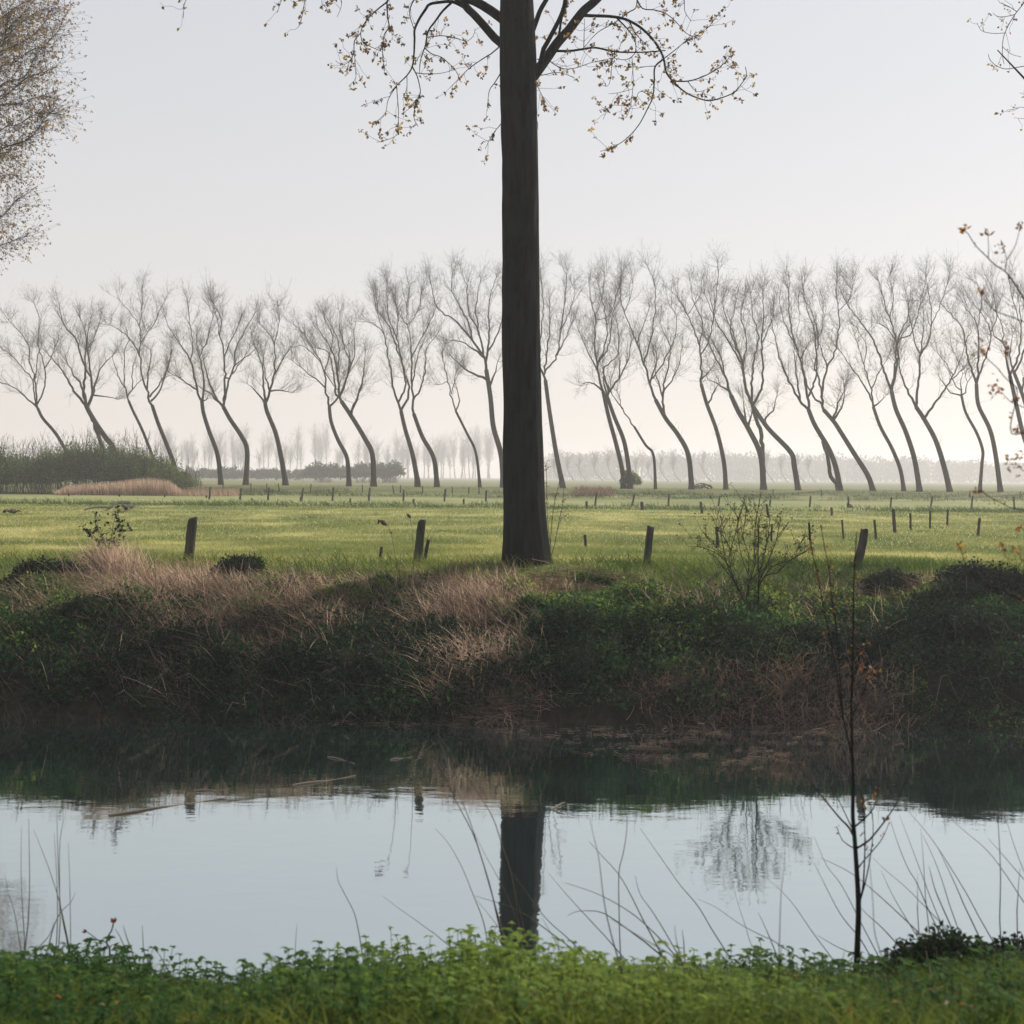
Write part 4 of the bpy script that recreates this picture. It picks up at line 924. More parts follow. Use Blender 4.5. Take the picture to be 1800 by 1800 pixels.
# ---- neighbouring poplars of the same row, mostly outside the view
def side_poplar(px0, D, lines, label, nleaf, seed, H=24, r=0.36, ll=(0.05, 0.085), extra=14, L=(0.15, 0.5), per=(2, 5), toward=0.0, cdens=3.0):
    rng = np.random.default_rng(seed)
    b = P(px0, 900, D); b[2] = gz(b[0], b[1])
    root = thing('poplar_tree', b, label, 'tree')
    n = 30; s = np.linspace(0, 1, n)
    tp = np.stack([b[0] - 0.5 * s, b[1] + 0.2 * np.sin(s * 4), b[2] - 0.4 + s * H], 1)
    rd = r * (1 - s) ** 0.8 + 0.03
    t_, b_, l_ = MB(), MB(), MB()
    fluted_trunk(t_, tp, rd)
    allp = []
    for l in trace3d([([(px0, 900), (px0, 100), (px0, -500)], 2, 2, 40)] + lines, D, 0.5, rng, 600)[1:]:
        tubes(b_, l[0], l[1], 5); allp.append(l)
    for k in range(extra):
        z = rng.uniform(9, H - 2); i = int(np.argmin(np.abs(tp[:, 2] - z))); a = rng.uniform(0, 6.28)
        d = np.array([math.cos(a), math.sin(a), rng.uniform(0.7, 1.3)]); Ls = rng.uniform(2.5, 5.5)
        q = tp[i] + norm(d) * Ls * np.linspace(0, 1, 9)[:, None]
        tubes(b_, q, np.linspace(.07, .012, 9), 5)
        p, T, _, _ = along([(q, np.full(9, .02))], 2.0, 0.25, 1.0, rng)
        qq = spawn(p, T, rng.uniform(0.7, 2.0, len(p)), 0.7, 0.2, 0.5, 5, -0.2, rng)
        u, v = proj(qq.mean(1)); qq = qq[~((u > 0) & (u < 1800) & (v > 0))]
        tubes(b_, qq, np.array([[.012, .01, .008, .006, .004]]), 3)
        leafy(b_, l_, [(x, np.full(5, .01)) for x in qq], rng, cdens, ll, L, per)
    p, T, _, _ = along(allp, 1.2, 0.3, 1.0, rng)
    leafy(b_, l_, allp, rng, nleaf, ll, L, per)
    t_.build('trunk', M_BARK, root, origin=b)
    c_ = b_.build('crown', M_BARK, root, origin=b)
    l_.build('leaves', M_BROWNLEAF, c_, origin=b)

X_ = (1500, 0)
side_poplar(2010, 31, [(cr(X_, (2000,-900),(1600,-520),(1300,-130),(1200,20),(1130,110),(1070,220),(1050,300),(1050,400),(1060,450)), 2.2, .5, 6),
                       (cr(X_, (2000,700),(1700,440),(1400,440),(1200,465),(1080,485),(1010,465),(960,420),(950,380)), 1.6, .5, 6),
                       (cr(X_, (1070,235),(980,235),(900,215),(870,160)), .8, .4, 6), (cr(X_, (1130,110),(1060,120),(1000,110),(980,90)), .8, .4, 6), (cr(X_, (1150,90),(1080,40),(1030,20)), .8, .4, 6), (cr(X_, (1055,330),(1110,380),(1180,400)), .8, .4, 6)],
            'poplar outside the right edge showing only drooping leafy twigs at the top right corner', 5.0, 77, per=(2, 4))
L_ = (0, 0)
LT = [[(-700,800),(-300,330),(0,130),(130,40),(280,-40)],[(-700,900),(-300,420),(0,250),(100,160),(200,60)],[(-700,1100),(-300,600),(0,370),(150,300),(250,230),(340,120)],[(-700,1250),(-300,900),(0,700),(100,620),(200,540),(300,510),(400,470)],[(-700,1250),(-300,850),(0,600),(170,540),(260,380),(400,230),(440,150)],
      [(-700,1200),(-300,820),(0,740),(120,730),(280,680),(380,690)],[(-700,1500),(-300,1180),(0,1050),(80,1020),(160,1000),(250,930),(300,850),(390,760)],[(-700,1900),(-300,1650),(0,1530),(110,1410),(170,1380)],[(-700,2000),(-200,1760),(0,1725),(100,1690),(190,1660)],[(-700,700),(-300,200),(0,-60),(200,-300)],[(-700,1000),(-200,520),(0,330),(40,240),(60,60)],[(-400,1300),(0,920),(120,880),(260,800),(420,800)],[(-400,900),(0,480),(100,440),(220,350),(330,330)],[(-500,1700),(-200,1380),(0,1240),(120,1230)],[(-300,1400),(-100,1130),(0,1080),(80,1100),(130,1150)],[(-400,700),(0,300),(200,120),(330,60),(420,60)]]
side_poplar(-230, 60, [(cr(L_, *l), 5.0, .5, 8) for l in LT], 'bushy brown leafed poplar leaning into the upper left corner', 62.0, 78, H=30, r=0.5, ll=(0.045, 0.09), L=(0.3, 1.5), per=(3, 6), extra=8)

# ---- far away trees in the haze
fr = np.random.default_rng(91)
def far_tree_mesh(name, H, lean, spread):
    b = MB()
    n = 9; s = np.linspace(0, 1, n)
    tr = np.stack([-lean * np.sin(s * 2.2) * H * 0.25, 0 * s, s * H * 0.72], 1)
    t_ = MB(); tubes(t_, tr, np.linspace(.32, .10, n), 6)
    p, T, _, _ = along([(tr, np.full(n, .1))], 3.2, 0.35, 1.0, fr)
    q = spawn(p, T, fr.uniform(0.2, 0.42, len(p)) * H, 0.5, 0.75, spread, 5, 0.1, fr)
    tubes(t_, q, np.array([[.08, .065, .05, .035, .02]]), 4)
    p, T = sub(q, 7, 0.2, fr)
    q = spawn(p, T, fr.uniform(0.06, 0.16, len(p)) * H, 0.7, 0.4, 0.45, 4, 0.1, fr)
    tubes(b, q, np.array([[.022, .019, .016, .012]]), 3)
    p, T = sub(q, 5, 0.2, fr)
    q = spawn(p, T, fr.uniform(0.03, 0.08, len(p)) * H, 0.6, 0.3, 0.5, 3, 0, fr)
    tubes(b, q, np.array([[.012, .01, .008]]), 3)
    root = thing('distant_tree', (0, 0, 0), '', 'tree')
    return root, t_.build('trunk', M_ROWBARK, root), b.build('crown', M_TWIG, root)
def place(proto, x, y, rz, sc, label, group, first=[set()]):
    root, tk, cn = proto
    if root.name in first[0]:
        root = root.copy(); COL.objects.link(root)
        for ch in (tk, cn):
            c = ch.copy(); COL.objects.link(c); c.parent = root
    else:
        first[0].add(root.name)
    root.location = (x, y, float(gz(x, y))); root.rotation_euler = (0, 0, rz); root.scale = (sc, sc, sc * fr.uniform(0.9, 1.1))
    tag(root, label, 'tree', group)
protos = [far_tree_mesh('a', 20, fr.uniform(-.2, .3), fr.uniform(0.22, 0.4)) for k in range(5)]
for k in range(95):
    px = fr.uniform(270, 930) if k < 80 else fr.uniform(930, 1350)
    D = fr.uniform(1080, 1300)
    w = P(px, 840, D)
    place(protos[k % 5], w[0], D, fr.uniform(0, 6.28), fr.uniform(0.55, 0.98) * (1.0 if px < 900 else 0.7) * (D / 600), 'faint bare tree of the hazy wood far behind the leaning trees', 'bare trees of the far hazy wood')
protos = [far_tree_mesh('b', 15.5, fr.uniform(.9, 1.4), 0.3) for k in range(3)]
for k in range(16):
    px = 985 + k * 24 + fr.uniform(-4, 4) + (90 if k > 11 else 0); D = 820 + fr.uniform(-8, 8)
    w = P(px, 840, D)
    place(protos[k % 3], w[0], D, 0, fr.uniform(0.85, 1.1), 'tiny leaning tree of the second hazy row seen between the trunks', 'second row of leaning trees far off')
# bluish wood along the horizon to the right, and low scrub under the trees
mb = MB()
nk = 900
px = fr.uniform(960, 1960, nk); D = fr.uniform(1150, 1500, nk)
w = P(px, 840, D); top = np.interp(px, [960, 1080, 1300, 1500, 1750, 1960], [20, 22, 21, 20, 17, 15]) * fr.uniform(0.75, 1.1, nk)
ii = np.repeat(np.arange(nk), 46); n = len(ii)
c = np.stack([w[ii, 0] + fr.normal(0, 3.2, n), w[ii, 1] + fr.normal(0, 2.2, n), gz(w[ii, 0], w[ii, 1]) + top[ii] * fr.random(n) ** 0.8], 1)
leaves(mb, c, fr.normal(size=(n, 3)) + [0, 0, 1.5], fr.normal(size=(n, 3)), fr.uniform(1.2, 3.2, n), fr.uniform(0.8, 1.7, n), fr.random(n) * 0.6)
b0 = np.stack([w[:, 0], w[:, 1], gz(w[:, 0], w[:, 1]) - .2], 1)
tubes(mb, np.stack([b0, b0 + np.stack([-0.5 + 0 * top, 0 * top, top * .55], 1), b0 + np.stack([-1.2 + 0 * top, 0 * top, top * 1.05], 1)], 1), np.array([[.22, .16, .05]]), 4)
o = mb.build('far_woods', M_FARLEAF)
tag(o, 'bluish band of hazy wood along the horizon behind the trees on the right', 'woods', kind='stuff')

def leaf_mass(mb, cx, cy, rx, ry, h, n, ls, rng, tone=0.5, tv=0.2, lob=0.35):
    """a lumpy bush of separate leaves standing on the ground at cx, cy"""
    m = max(6, int(n / 220))
    a = rng.uniform(0, 6.28, m); rr = np.sqrt(rng.random(m)) * 0.75
    kx, ky = cx + np.cos(a) * rr * rx, cy + np.sin(a) * rr * ry
    hh = h * (1 - 0.55 * rr ** 2) * rng.uniform(0.65, 1.0, m)
    ii = rng.integers(0, m, n)
    d = norm(rng.normal(size=(n, 3))); d[:, 2] = np.abs(d[:, 2]) * 1.0 - 0.15
    rad = rng.uniform(0.35, 1.05, n)[:, None]
    c = np.stack([kx[ii], ky[ii], gz(kx[ii], ky[ii]) + hh[ii] * 0.45], 1) + d * rad * np.stack([np.full(n, rx * lob), np.full(n, ry * lob), hh[ii] * 0.55], 1)
    c[:, 2] = np.maximum(c[:, 2], gz(c[:, 0], c[:, 1]) + 0.02)
    leaves(mb, c, d + rng.normal(0, 0.7, (n, 3)), d + rng.normal(0, 0.6, (n, 3)) + [0, 0, .4], rng.uniform(0.7, 1.3, n) * ls, rng.uniform(0.5, 0.8, n) * ls, np.clip(tone + rng.normal(0, tv, n) + rng.normal(0, 0.12, m)[ii], 0, 1))

def bush(name, px, D, rx, ry, h, n, ls, mat, label, cat, seed, tone=0.5, stems=40, y=None):
    rng = np.random.default_rng(seed)
    w = P(px, 850, D); x, y = w[0], D
    b = np.array([x, y, gz(x, y)])
    root = thing(name, b, label, cat)
    mb = MB(); leaf_mass(mb, x, y, rx, ry, h, n, ls, rng, tone)
    s = MB(); q = spawn(np.repeat(b[None], stems, 0) + rng.normal(0, 0.25, (stems, 3)) * [rx, ry, 0], np.zeros((stems, 3)), rng.uniform(0.5, 0.95, stems) * h, 0, 1.0, 0.3, 5, 0.0, rng)
    tubes(s, q, np.array([[.02, .017, .014, .01, .006]]) * max(0.35, h / 2.5), 4)
    mb.build('foliage', mat, root, origin=b); s.build('stems', M_TWIG, root, origin=b)
    return root
bush('distant_willow', 568, 385, 6.6, 4, 6.2, 2600, .7, M_FARLEAF, 'pale green willow bush in the haze left of the slender curved tree', 'bush', 1, .95)
bush('distant_willow', 640, 390, 8.2, 4, 6.8, 3000, .7, M_FARLEAF, 'wide grey green willow bush in the haze behind the thick bent trunk', 'bush', 2, .75)
bush('distant_willow', 685, 375, 4.8, 3, 7.0, 1600, .7, M_FARLEAF, 'small yellowish willow bush in the haze right of the thick bent trunk', 'bush', 3, 1.0)
rng = np.random.default_rng(44)
mb = MB()
for px in np.arange(330, 560, 9): leaf_mass(mb, P(px, 840, 460)[0], 460 + rng.uniform(-3, 3), 3.2, 2, rng.uniform(3.8, 5.6), 320, .9, rng, .5)
o = mb.build('distant_hedge', M_FARLEAF)
tag(o, 'low grey green hedge in the haze between the left bush and the willow bushes', 'hedge')
bush('round_bush', 1106, 152, 1.15, 1.1, 2.5, 5200, .16, M_HEDGE, 'small round dark bush at the foot of the close pair of leaning trees', 'bush', 6, .7)

# ------------------------------------------------------------------ hedge, reed bed
hr = np.random.default_rng(301)
mb, ms = MB(), MB()
D0 = 138
xs = np.linspace(P(-160, 850, D0)[0], P(318, 850, D0)[0], 44)
for x in xs:
    e = np.clip((xs[-1] - x) / 3.0, 0, 1)
    h = (5.4 + 0.6 * math.sin(x * 0.45) + hr.uniform(-.35, .35)) * (0.55 + 0.45 * e ** 0.6)
    leaf_mass(mb, x, D0 + hr.uniform(-1.2, 1.2), 1.5, 1.9, h, 4200, .17, hr, .55 + 0.25 * (1 - e), .2, .5)
    k = 12
    b = np.stack([x + hr.normal(0, .9, k), D0 + hr.normal(0, 1.2, k), np.full(k, 2.1)], 1)
    q = spawn(b, np.zeros((k, 3)), hr.uniform(0.7, 1.04, k) * h, 0, 1, 0.12, 5, 0, hr)
    tubes(ms, q, np.array([[.03, .026, .02, .014, .006]]), 3, .4)
    p_, T_ = sub(q, 5, .6, hr)
    q2 = spawn(p_, T_, hr.uniform(.3, .9, len(p_)), .6, .7, .4, 3, 0, hr); tubes(ms, q2, np.array([[.012, .01, .007]]), 3, .8)
b = np.array([xs[22], D0, 2.1])
hedge = thing('overgrown_hedge', b, 'long dark green overgrown hedge with a twiggy top at the left of the meadow', 'hedge')
mb.build('foliage', M_HEDGE, hedge, origin=b); ms.build('stems', M_TWIG, hedge, origin=b)
n = 9000
px = hr.uniform(95, 322, n); d = hr.uniform(130.5, 134.5, n)
w = P(px, 850, d); x = w[:, 0]
hh = np.interp(px, [95, 120, 200, 260, 300, 322], [.3, .9, 1.2, 1.6, 1.4, .5]) * hr.uniform(.4, 1.15, n)
mb = MB()
blades(mb, np.stack([x, d, gz(x, d)], 1), np.stack([hr.normal(-.07, .09, n), hr.normal(0, .1, n), np.zeros(n)], 1), hh, 0.035, .15, np.clip(hr.normal(.55, .2, n), 0, 1))
px = hr.uniform(318, 420, 2500); d = hr.uniform(130, 140, 2500); x = P(px, 850, d)[:, 0]
blades(mb, np.stack([x, d, gz(x, d)], 1), np.stack([hr.normal(-.1, .2, 2500), hr.normal(0, .1, 2500), np.zeros(2500)], 1), hr.uniform(.3, .8, 2500), 0.03, .2, np.clip(hr.normal(.4, .2, 2500), 0, 1))
tag(mb.build('reed_bed', M_REED), 'bed of pinkish dead reeds in front of the dark hedge', 'reed bed', kind='stuff')
px = hr.uniform(1010, 1080, 1500); d = hr.uniform(139, 144, 1500); x = P(px, 850, d)[:, 0]
mb = MB(); blades(mb, np.stack([x, d, gz(x, d)], 1), np.stack([hr.normal(-.1, .3, 1500), hr.normal(0, .1, 1500), np.zeros(1500)], 1), hr.uniform(.3, .9, 1500), 0.035, .2, np.clip(hr.normal(.25, .2, 1500), 0, 1))
tag(mb.build('dead_grass_patch', M_REED), 'brownish patch of dead grass left of the round dark bush', 'dead grass', kind='stuff')

# ------------------------------------------------------------------ fence posts
qr = np.random.default_rng(71)
def post(tx, ty, bx, by, wpx, D, label, group, side=9, chips=0.22, z_ground=True):
    """a weathered round post from its top pixel to its foot pixel at depth D"""
    a = P(bx, by, D); t = P(tx, ty, D)
    g = float(gz(a[0], a[1]))
    ax = t - a
    a = a + ax * ((g - a[2]) / ax[2])      # slide the foot along the post's axis to the turf
    r = wpx / 2 * D / F
    ax = t - a; H = np.linalg.norm(ax); u = ax / H
    e1 = norm(np.cross(u, np.array([0, 1.0, 0]))); e2 = np.cross(u, e1)
    th = np.arange(side) * 2 * math.pi / side
    rows = []; S = np.array([-0.25 / H, 0, .12, .25, .4, .55, .7, .82, .92, .985, 1.0])
    seed = qr.uniform(0, 90)
    for s in S:
        rr = r * (1.06 - 0.12 * s) * (1 + chips * (vnoise(th * 1.4 + seed, th * 0 + s * 5, seed) - 0.5) * 1.3)
        if s == 1.0: rr = rr * 0.82
        c = a + u * H * s + e1 * r * 0.25 * (vnoise(s * 4, seed, 3) - .5)
        top = (vnoise(th * 1.1 + seed, th * 0, 5) - .5) * r * 0.9 if s > .95 else 0 * th
        rows.append(c + e1 * (rr * np.cos(th))[:, None] + e2 * (rr * np.sin(th))[:, None] + u * top[:, None])
    V = np.concatenate(rows + [(a + u * H * 0.985)[None]])
    n = len(S); idx = np.arange(n * side).reshape(n, side); j2 = (np.arange(side) + 1) % side
    mb = MB()
    mb.add(V, np.stack([idx[:-1], idx[:-1][:, j2], idx[1:][:, j2], idx[1:]], -1).reshape(-1, 4))
    mb.f.append(np.array([[idx[-1][k], idx[-1][j2[k]], n * side] for k in range(side)])); mb.var.append(np.full(side, .5, np.float32))
    o = mb.build('fence_post', M_POST, origin=a, smooth=False)
    return tag(o, label, 'fence post', group)
NP = 'posts of the near fence on the bank'
post(339,910, 330,990, 17, 31.2, 'thick weathered post leaning right at the left end of the near fence', NP, 12)
post(742,915, 734,990, 15, 31.3, 'tall thick mossy post with a chipped top left of the big trunk', NP, 12)
post(753,949, 746,986, 6.5, 31.5, 'thin short post leaning against the chipped mossy post', NP)
post(671,961, 668,986, 6, 33.0, 'short thin stake left of the chipped mossy post', NP)
post(1144,925, 1138,985, 13, 31.0, 'thick dark post with a notched top right of the big trunk', NP, 12)
post(1520,930, 1511,981, 15, 30.6, 'thick leaning post wrapped in dry straw near the right bank', NP, 12)
post(1028,940, 1030,970, 5, 40, 'slim stake midway between the big trunk and the notched post', NP)
post(1260,926, 1262,971, 5.5, 40, 'dark stake behind the left side of the leafing bush', NP)
post(1357,921, 1356,948, 4, 44, 'thin stake seen through the top of the leafing bush', NP)
post(1422,919, 1424,952, 4, 44, 'dark stake just right of the leafing bush', NP)
post(1480,914, 1483,950, 3.5, 46, 'pale thin stake left of the straw wrapped post', NP)
post(1347,886, 1351,908, 4.5, 74, 'leaning stake above the leafing bush in front of the ditch', NP)
MP = 'stakes of the middle fence crossing the meadow'
mids = [(1537,914,1540,950,4.5,46,'right of the straw wrapped post'),(1570,894,1573,937,6,52,'tallest and thickest of the middle fence on the right'),(1600,902,1601,930,4,56,'second to the right of the tallest middle stake'),
        (1635,897,1635,927,4,58,'third to the right of the tallest middle stake'),(1666,896,1665,923,4,62,'fourth to the right of the tallest middle stake'),(1722,911,1719,938,5,50,'standing alone near the right edge of the meadow'),
        (1462,892,1462,912,4.5,78,'above the pale thin stake'),(1232,882,1234,904,5,80,'standing left above the leafing bush'),(1128,882,1129,900,6,86,'stout and short above the notched post'),(1031,881,1032,896,4.5,92,'right of the big trunk beyond the slim stake'),
        (815,877,815,890,3.6,100,'nearest on the left to the big trunk'),(727,877,727,889,4.2,102,'above the chipped mossy post'),(616,876,616,887,3.6,106,'half way between the chipped post and the hedge'),(529,873,528,886,3.4,108,'beside a leaning far post'),(443,876,443,884,3.2,112,'well right of the hedge end'),
        (363,871,363,881,3.4,118,'dark stub at the right end of the reed bed'),(289,869,291,881,2.8,122,'leaning in front of the reed bed'),(210,877,210,881,3,124,'stub in the grass before the middle of the reed bed'),(121,877,121,880,3,124,'stub in the grass before the left end of the reed bed')]
for tx, ty, bx, by, w_, d_, lb in mids:
    post(tx, ty, bx, by, w_, d_, 'middle fence stake ' + lb, MP, 7)
FP = 'posts of the far fence below the dyke'
fars = [(370,856,369,866),(424,858,422,877),(473,857,471,880),(533,858,530,879),(586,857,584,883),(650,857,648,880),(710,861,709,882),(783,859,781,882),(855,862,854,884),(1049,866,1046,889),(1116,868,1110,891),(1176,868,1175,890),(1265,872,1263,890),
        (1355,872,1353,891),(1425,872,1423,895),(1491,873,1492,893),(1567,873,1565,895),(1639,873,1635,898),(1710,872,1707,896),(1782,873,1783,898)]
rel = ['shortest, right beside the reed bed', 'first upright one clear of the reed bed', 'below the evenly curved tree', 'leaning beside a middle stake', 'tallest on the left, below the slender curved tree', 'below the thick bent trunk', 'below the narrow tree', 'below the tree with the shooting bend', 'closest to the left of the big trunk',
       'below the brown grass patch', 'leaning, below the round bush', 'below the kink footed thin tree', 'below the single slim tree', 'seen above the leafing bush', 'below the elbow shaped tree', 'half covered by a dry weed', 'below the most slanted tree', 'leaning, above the tallest middle stake', 'below the short crooked tree', 'last before the right edge']
for (tx, ty, bx, by), lb in zip(fars, rel):
    post(tx, ty, bx, by, 3.3, 112 - 12 * (bx > 1000), 'far fence post ' + lb, FP, 6)
tiny = [(319,848,319,857),(392,850,392,858),(441,849,441,857),(469,850,469,857),(489,850,491,862),(547,851,546,860),(637,852,637,862),(690,853,692,864),(704,853,704,862),(743,854,743,864),(795,855,795,864),(824,856,824,863),(842,856,842,868),(1013,858,1013,867),(1018,860,1018,871),(1141,862,1141,868),(1359,860,1359,868),(1444,861,1444,868),(1705,862,1705,870),(1794,864,1794,874)]
for tx, ty, bx, by in tiny:
    post(tx, ty, bx, by, 2.0, 141, 'tiny thin post of the dyke fence under the leaning trees', 'tiny posts of the dyke fence', 6)

# ------------------------------------------------------------------ shrubs on the far bank
def traced_thing(name, lines, D, label, cat, mat, seed, slope=0.4, k=5, part='stems', root_at=None, snap=26, minr=0):
    rng = np.random.default_rng(seed)
    L3 = trace3d(lines, D, slope, rng, snap)
    b = L3[0][0][0] if root_at is None else root_at
    root = thing(name, b, label, cat)
    mb = MB()
    for p, r in L3: tubes(mb, p, np.maximum(r, minr), k, rng.random())
    st = mb.build(part, mat, root, origin=b)
    return root, L3, b, rng

S6 = (1200, 860)
def c6(*pts): return [(S6[0] + x / 6, S6[1] + y / 6) for x, y in pts]
blines = [(c6((790,1720),(790,1500),(800,1200),(800,900),(795,700),(800,500),(800,360),(830,240)), 2.6, .6),
 (c6((770,1600),(700,1250),(690,1100),(730,900),(770,760),(750,600)), 1.8, .5), (c6((780,1650),(650,1200),(590,1050),(510,900),(460,770),(400,660)), 2.2, .6),
 (c6((590,1050),(520,940),(430,820),(350,720),(310,680)), 1.5, .5), (c6((620,1100),(560,1000),(500,800),(510,620),(550,500),(590,300)), 1.3, .4),
 (c6((800,1000),(860,860),(900,760),(960,620),(1000,480),(1030,320)), 1.5, .4), (c6((805,1010),(880,900),(990,890),(1060,810),(1200,710),(1370,610)), 1.6, .5), (c6((830,960),(950,810),(1100,760),(1300,660)), 1.3, .4),
 (c6((740,980),(830,880),(940,760)), 1.3, .5), (c6((800,900),(860,700),(900,500),(920,330)), 1.2, .4), (c6((690,1080),(690,880),(700,700),(640,520),(650,380),(680,180)), 1.4, .4),
 (c6((690,880),(620,700),(580,450),(600,260)), 1.2, .4), (c6((460,770),(430,600),(400,420),(440,260)), 1.1, .4), (c6((400,660),(300,560),(220,450)), 1.0, .4), (c6((750,600),(760,450),(780,300),(810,120)), 1.0, .4),
 (c6((1200,710),(1230,600),(1290,500)), 1.0, .4), (c6((500,800),(400,700),(280,640),(150,600)), 1.0, .4), (c6((1000,480),(1080,400),(1100,380)), .9, .4), (c6((510,620),(440,500),(330,400)), .9, .4)]
bb = P(1331, 1146, 26.0); bb[2] = gz(bb[0], bb[1])
broot, BL, b, rng = traced_thing('leafing_bush', blines, 27.3, 'budding bush with fanned bare stems on the far bank at right', 'bush', M_BARK, 61, .35, minr=.0065)
lv, tb = MB(), MB()
leafy(tb, lv, BL, rng, 20, (.03, .055), (.12, .5), (2, 5), 0.35, .25)
tb.build('twigs', M_BARK, broot, origin=b)
M_BUD = leaf_mat('budding_leaf', [(0, (0.03, 0.042, 0.014, 1)), (0.6, (0.06, 0.075, 0.02, 1)), (1, (0.13, 0.13, 0.04, 1))], 0.4, 1.5)
lv.build('leaves', M_BUD, broot, origin=b)

slines = [([(188,1012),(189,985),(192,960),(197,935),(203,905)], 1.3, .4), ([(190,975),(182,950),(170,925),(165,915)], .9, .4), ([(192,960),(178,950),(160,940),(152,938)], .9, .4), ([(191,968),(205,950),(217,935),(229,926)], .9, .4), ([(196,940),(210,920),(208,903)], .8, .4), ([(189,985),(180,978),(176,970)], .7, .4)]
r_, L3, b, rng = traced_thing('young_elder', slines, 29.6, 'small leafy elder shoot on the bank left of the thick leaning post', 'shrub', M_TWIG, 62)
lv, tb = MB(), MB(); leafy(tb, lv, L3, rng, 16, (.05, .09), (.08, .25), (2, 5), .1, .25)
tb.build('twigs', M_TWIG, r_, origin=b); lv.build('leaves', M_BRAMBLE, r_, origin=b)
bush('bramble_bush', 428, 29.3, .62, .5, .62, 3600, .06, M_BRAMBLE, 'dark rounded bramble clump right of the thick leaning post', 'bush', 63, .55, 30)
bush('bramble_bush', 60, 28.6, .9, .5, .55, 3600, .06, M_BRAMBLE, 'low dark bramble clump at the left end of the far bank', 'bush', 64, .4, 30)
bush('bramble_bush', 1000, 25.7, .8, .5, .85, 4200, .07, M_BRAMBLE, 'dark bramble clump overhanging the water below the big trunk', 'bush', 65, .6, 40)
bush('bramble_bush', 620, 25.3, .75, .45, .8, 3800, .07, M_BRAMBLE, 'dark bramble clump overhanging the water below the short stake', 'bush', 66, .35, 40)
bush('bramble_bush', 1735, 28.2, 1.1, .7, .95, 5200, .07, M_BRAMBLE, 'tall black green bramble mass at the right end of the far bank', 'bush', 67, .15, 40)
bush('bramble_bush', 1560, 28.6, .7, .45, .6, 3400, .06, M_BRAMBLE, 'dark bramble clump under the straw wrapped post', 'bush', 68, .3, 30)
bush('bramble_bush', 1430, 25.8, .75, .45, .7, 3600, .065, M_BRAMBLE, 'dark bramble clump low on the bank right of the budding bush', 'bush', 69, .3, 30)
bush('grass_tussock', 1045, 29.0, .55, .3, .32, 1500, .07, M_NETTLE, 'bright green tussock of grass just right of the big trunk foot', 'plant', 70, .25, 20)


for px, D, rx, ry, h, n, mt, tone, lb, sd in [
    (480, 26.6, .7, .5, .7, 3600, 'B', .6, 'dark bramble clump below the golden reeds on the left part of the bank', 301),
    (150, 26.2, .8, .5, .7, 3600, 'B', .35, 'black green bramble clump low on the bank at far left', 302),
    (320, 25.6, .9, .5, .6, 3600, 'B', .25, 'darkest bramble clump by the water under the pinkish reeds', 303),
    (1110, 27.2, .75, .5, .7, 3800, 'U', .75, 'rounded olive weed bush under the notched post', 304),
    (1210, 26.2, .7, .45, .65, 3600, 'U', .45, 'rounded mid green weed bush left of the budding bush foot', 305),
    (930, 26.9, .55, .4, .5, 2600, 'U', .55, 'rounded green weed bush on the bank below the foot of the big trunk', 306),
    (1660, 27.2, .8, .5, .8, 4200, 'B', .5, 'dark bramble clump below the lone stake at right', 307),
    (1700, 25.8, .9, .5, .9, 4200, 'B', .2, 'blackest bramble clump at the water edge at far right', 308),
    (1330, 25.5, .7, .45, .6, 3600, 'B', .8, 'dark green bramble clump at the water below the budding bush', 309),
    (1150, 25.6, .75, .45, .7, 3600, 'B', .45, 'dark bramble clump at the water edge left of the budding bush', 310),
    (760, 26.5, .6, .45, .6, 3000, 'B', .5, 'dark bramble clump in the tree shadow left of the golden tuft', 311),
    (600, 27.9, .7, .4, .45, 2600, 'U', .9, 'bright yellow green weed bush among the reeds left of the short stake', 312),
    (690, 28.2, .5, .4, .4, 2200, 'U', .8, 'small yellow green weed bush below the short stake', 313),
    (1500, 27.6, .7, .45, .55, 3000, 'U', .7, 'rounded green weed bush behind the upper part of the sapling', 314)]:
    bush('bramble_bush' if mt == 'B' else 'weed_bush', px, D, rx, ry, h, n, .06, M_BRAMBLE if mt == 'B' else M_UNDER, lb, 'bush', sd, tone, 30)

# shoots with orange young leaves beside the big trunk
tl = [([(966,995),(968,950),(972,900),(980,860),(989,835)], .8, .4), ([(972,985),(978,940),(988,890),(992,850)], .7, .4), ([(967,960),(962,900),(961,850),(960,815)], .7, .4), ([(975,940),(985,915),(995,905)], .6, .3)]
r_, L3, b, rng = traced_thing('orange_shoots', tl, 30.2, 'thin upright shoots with small orange leaves beside the foot of the big trunk', 'shrub', M_TWIG, 72)
lv, tb = MB(), MB(); leafy(tb, lv, L3, rng, 9, (.03, .05), (.04, .12), (1, 3), .1, .5)
tb.build('twigs', M_TWIG, r_, origin=b); lv.build('leaves', M_RUSTLEAF, r_, origin=b)
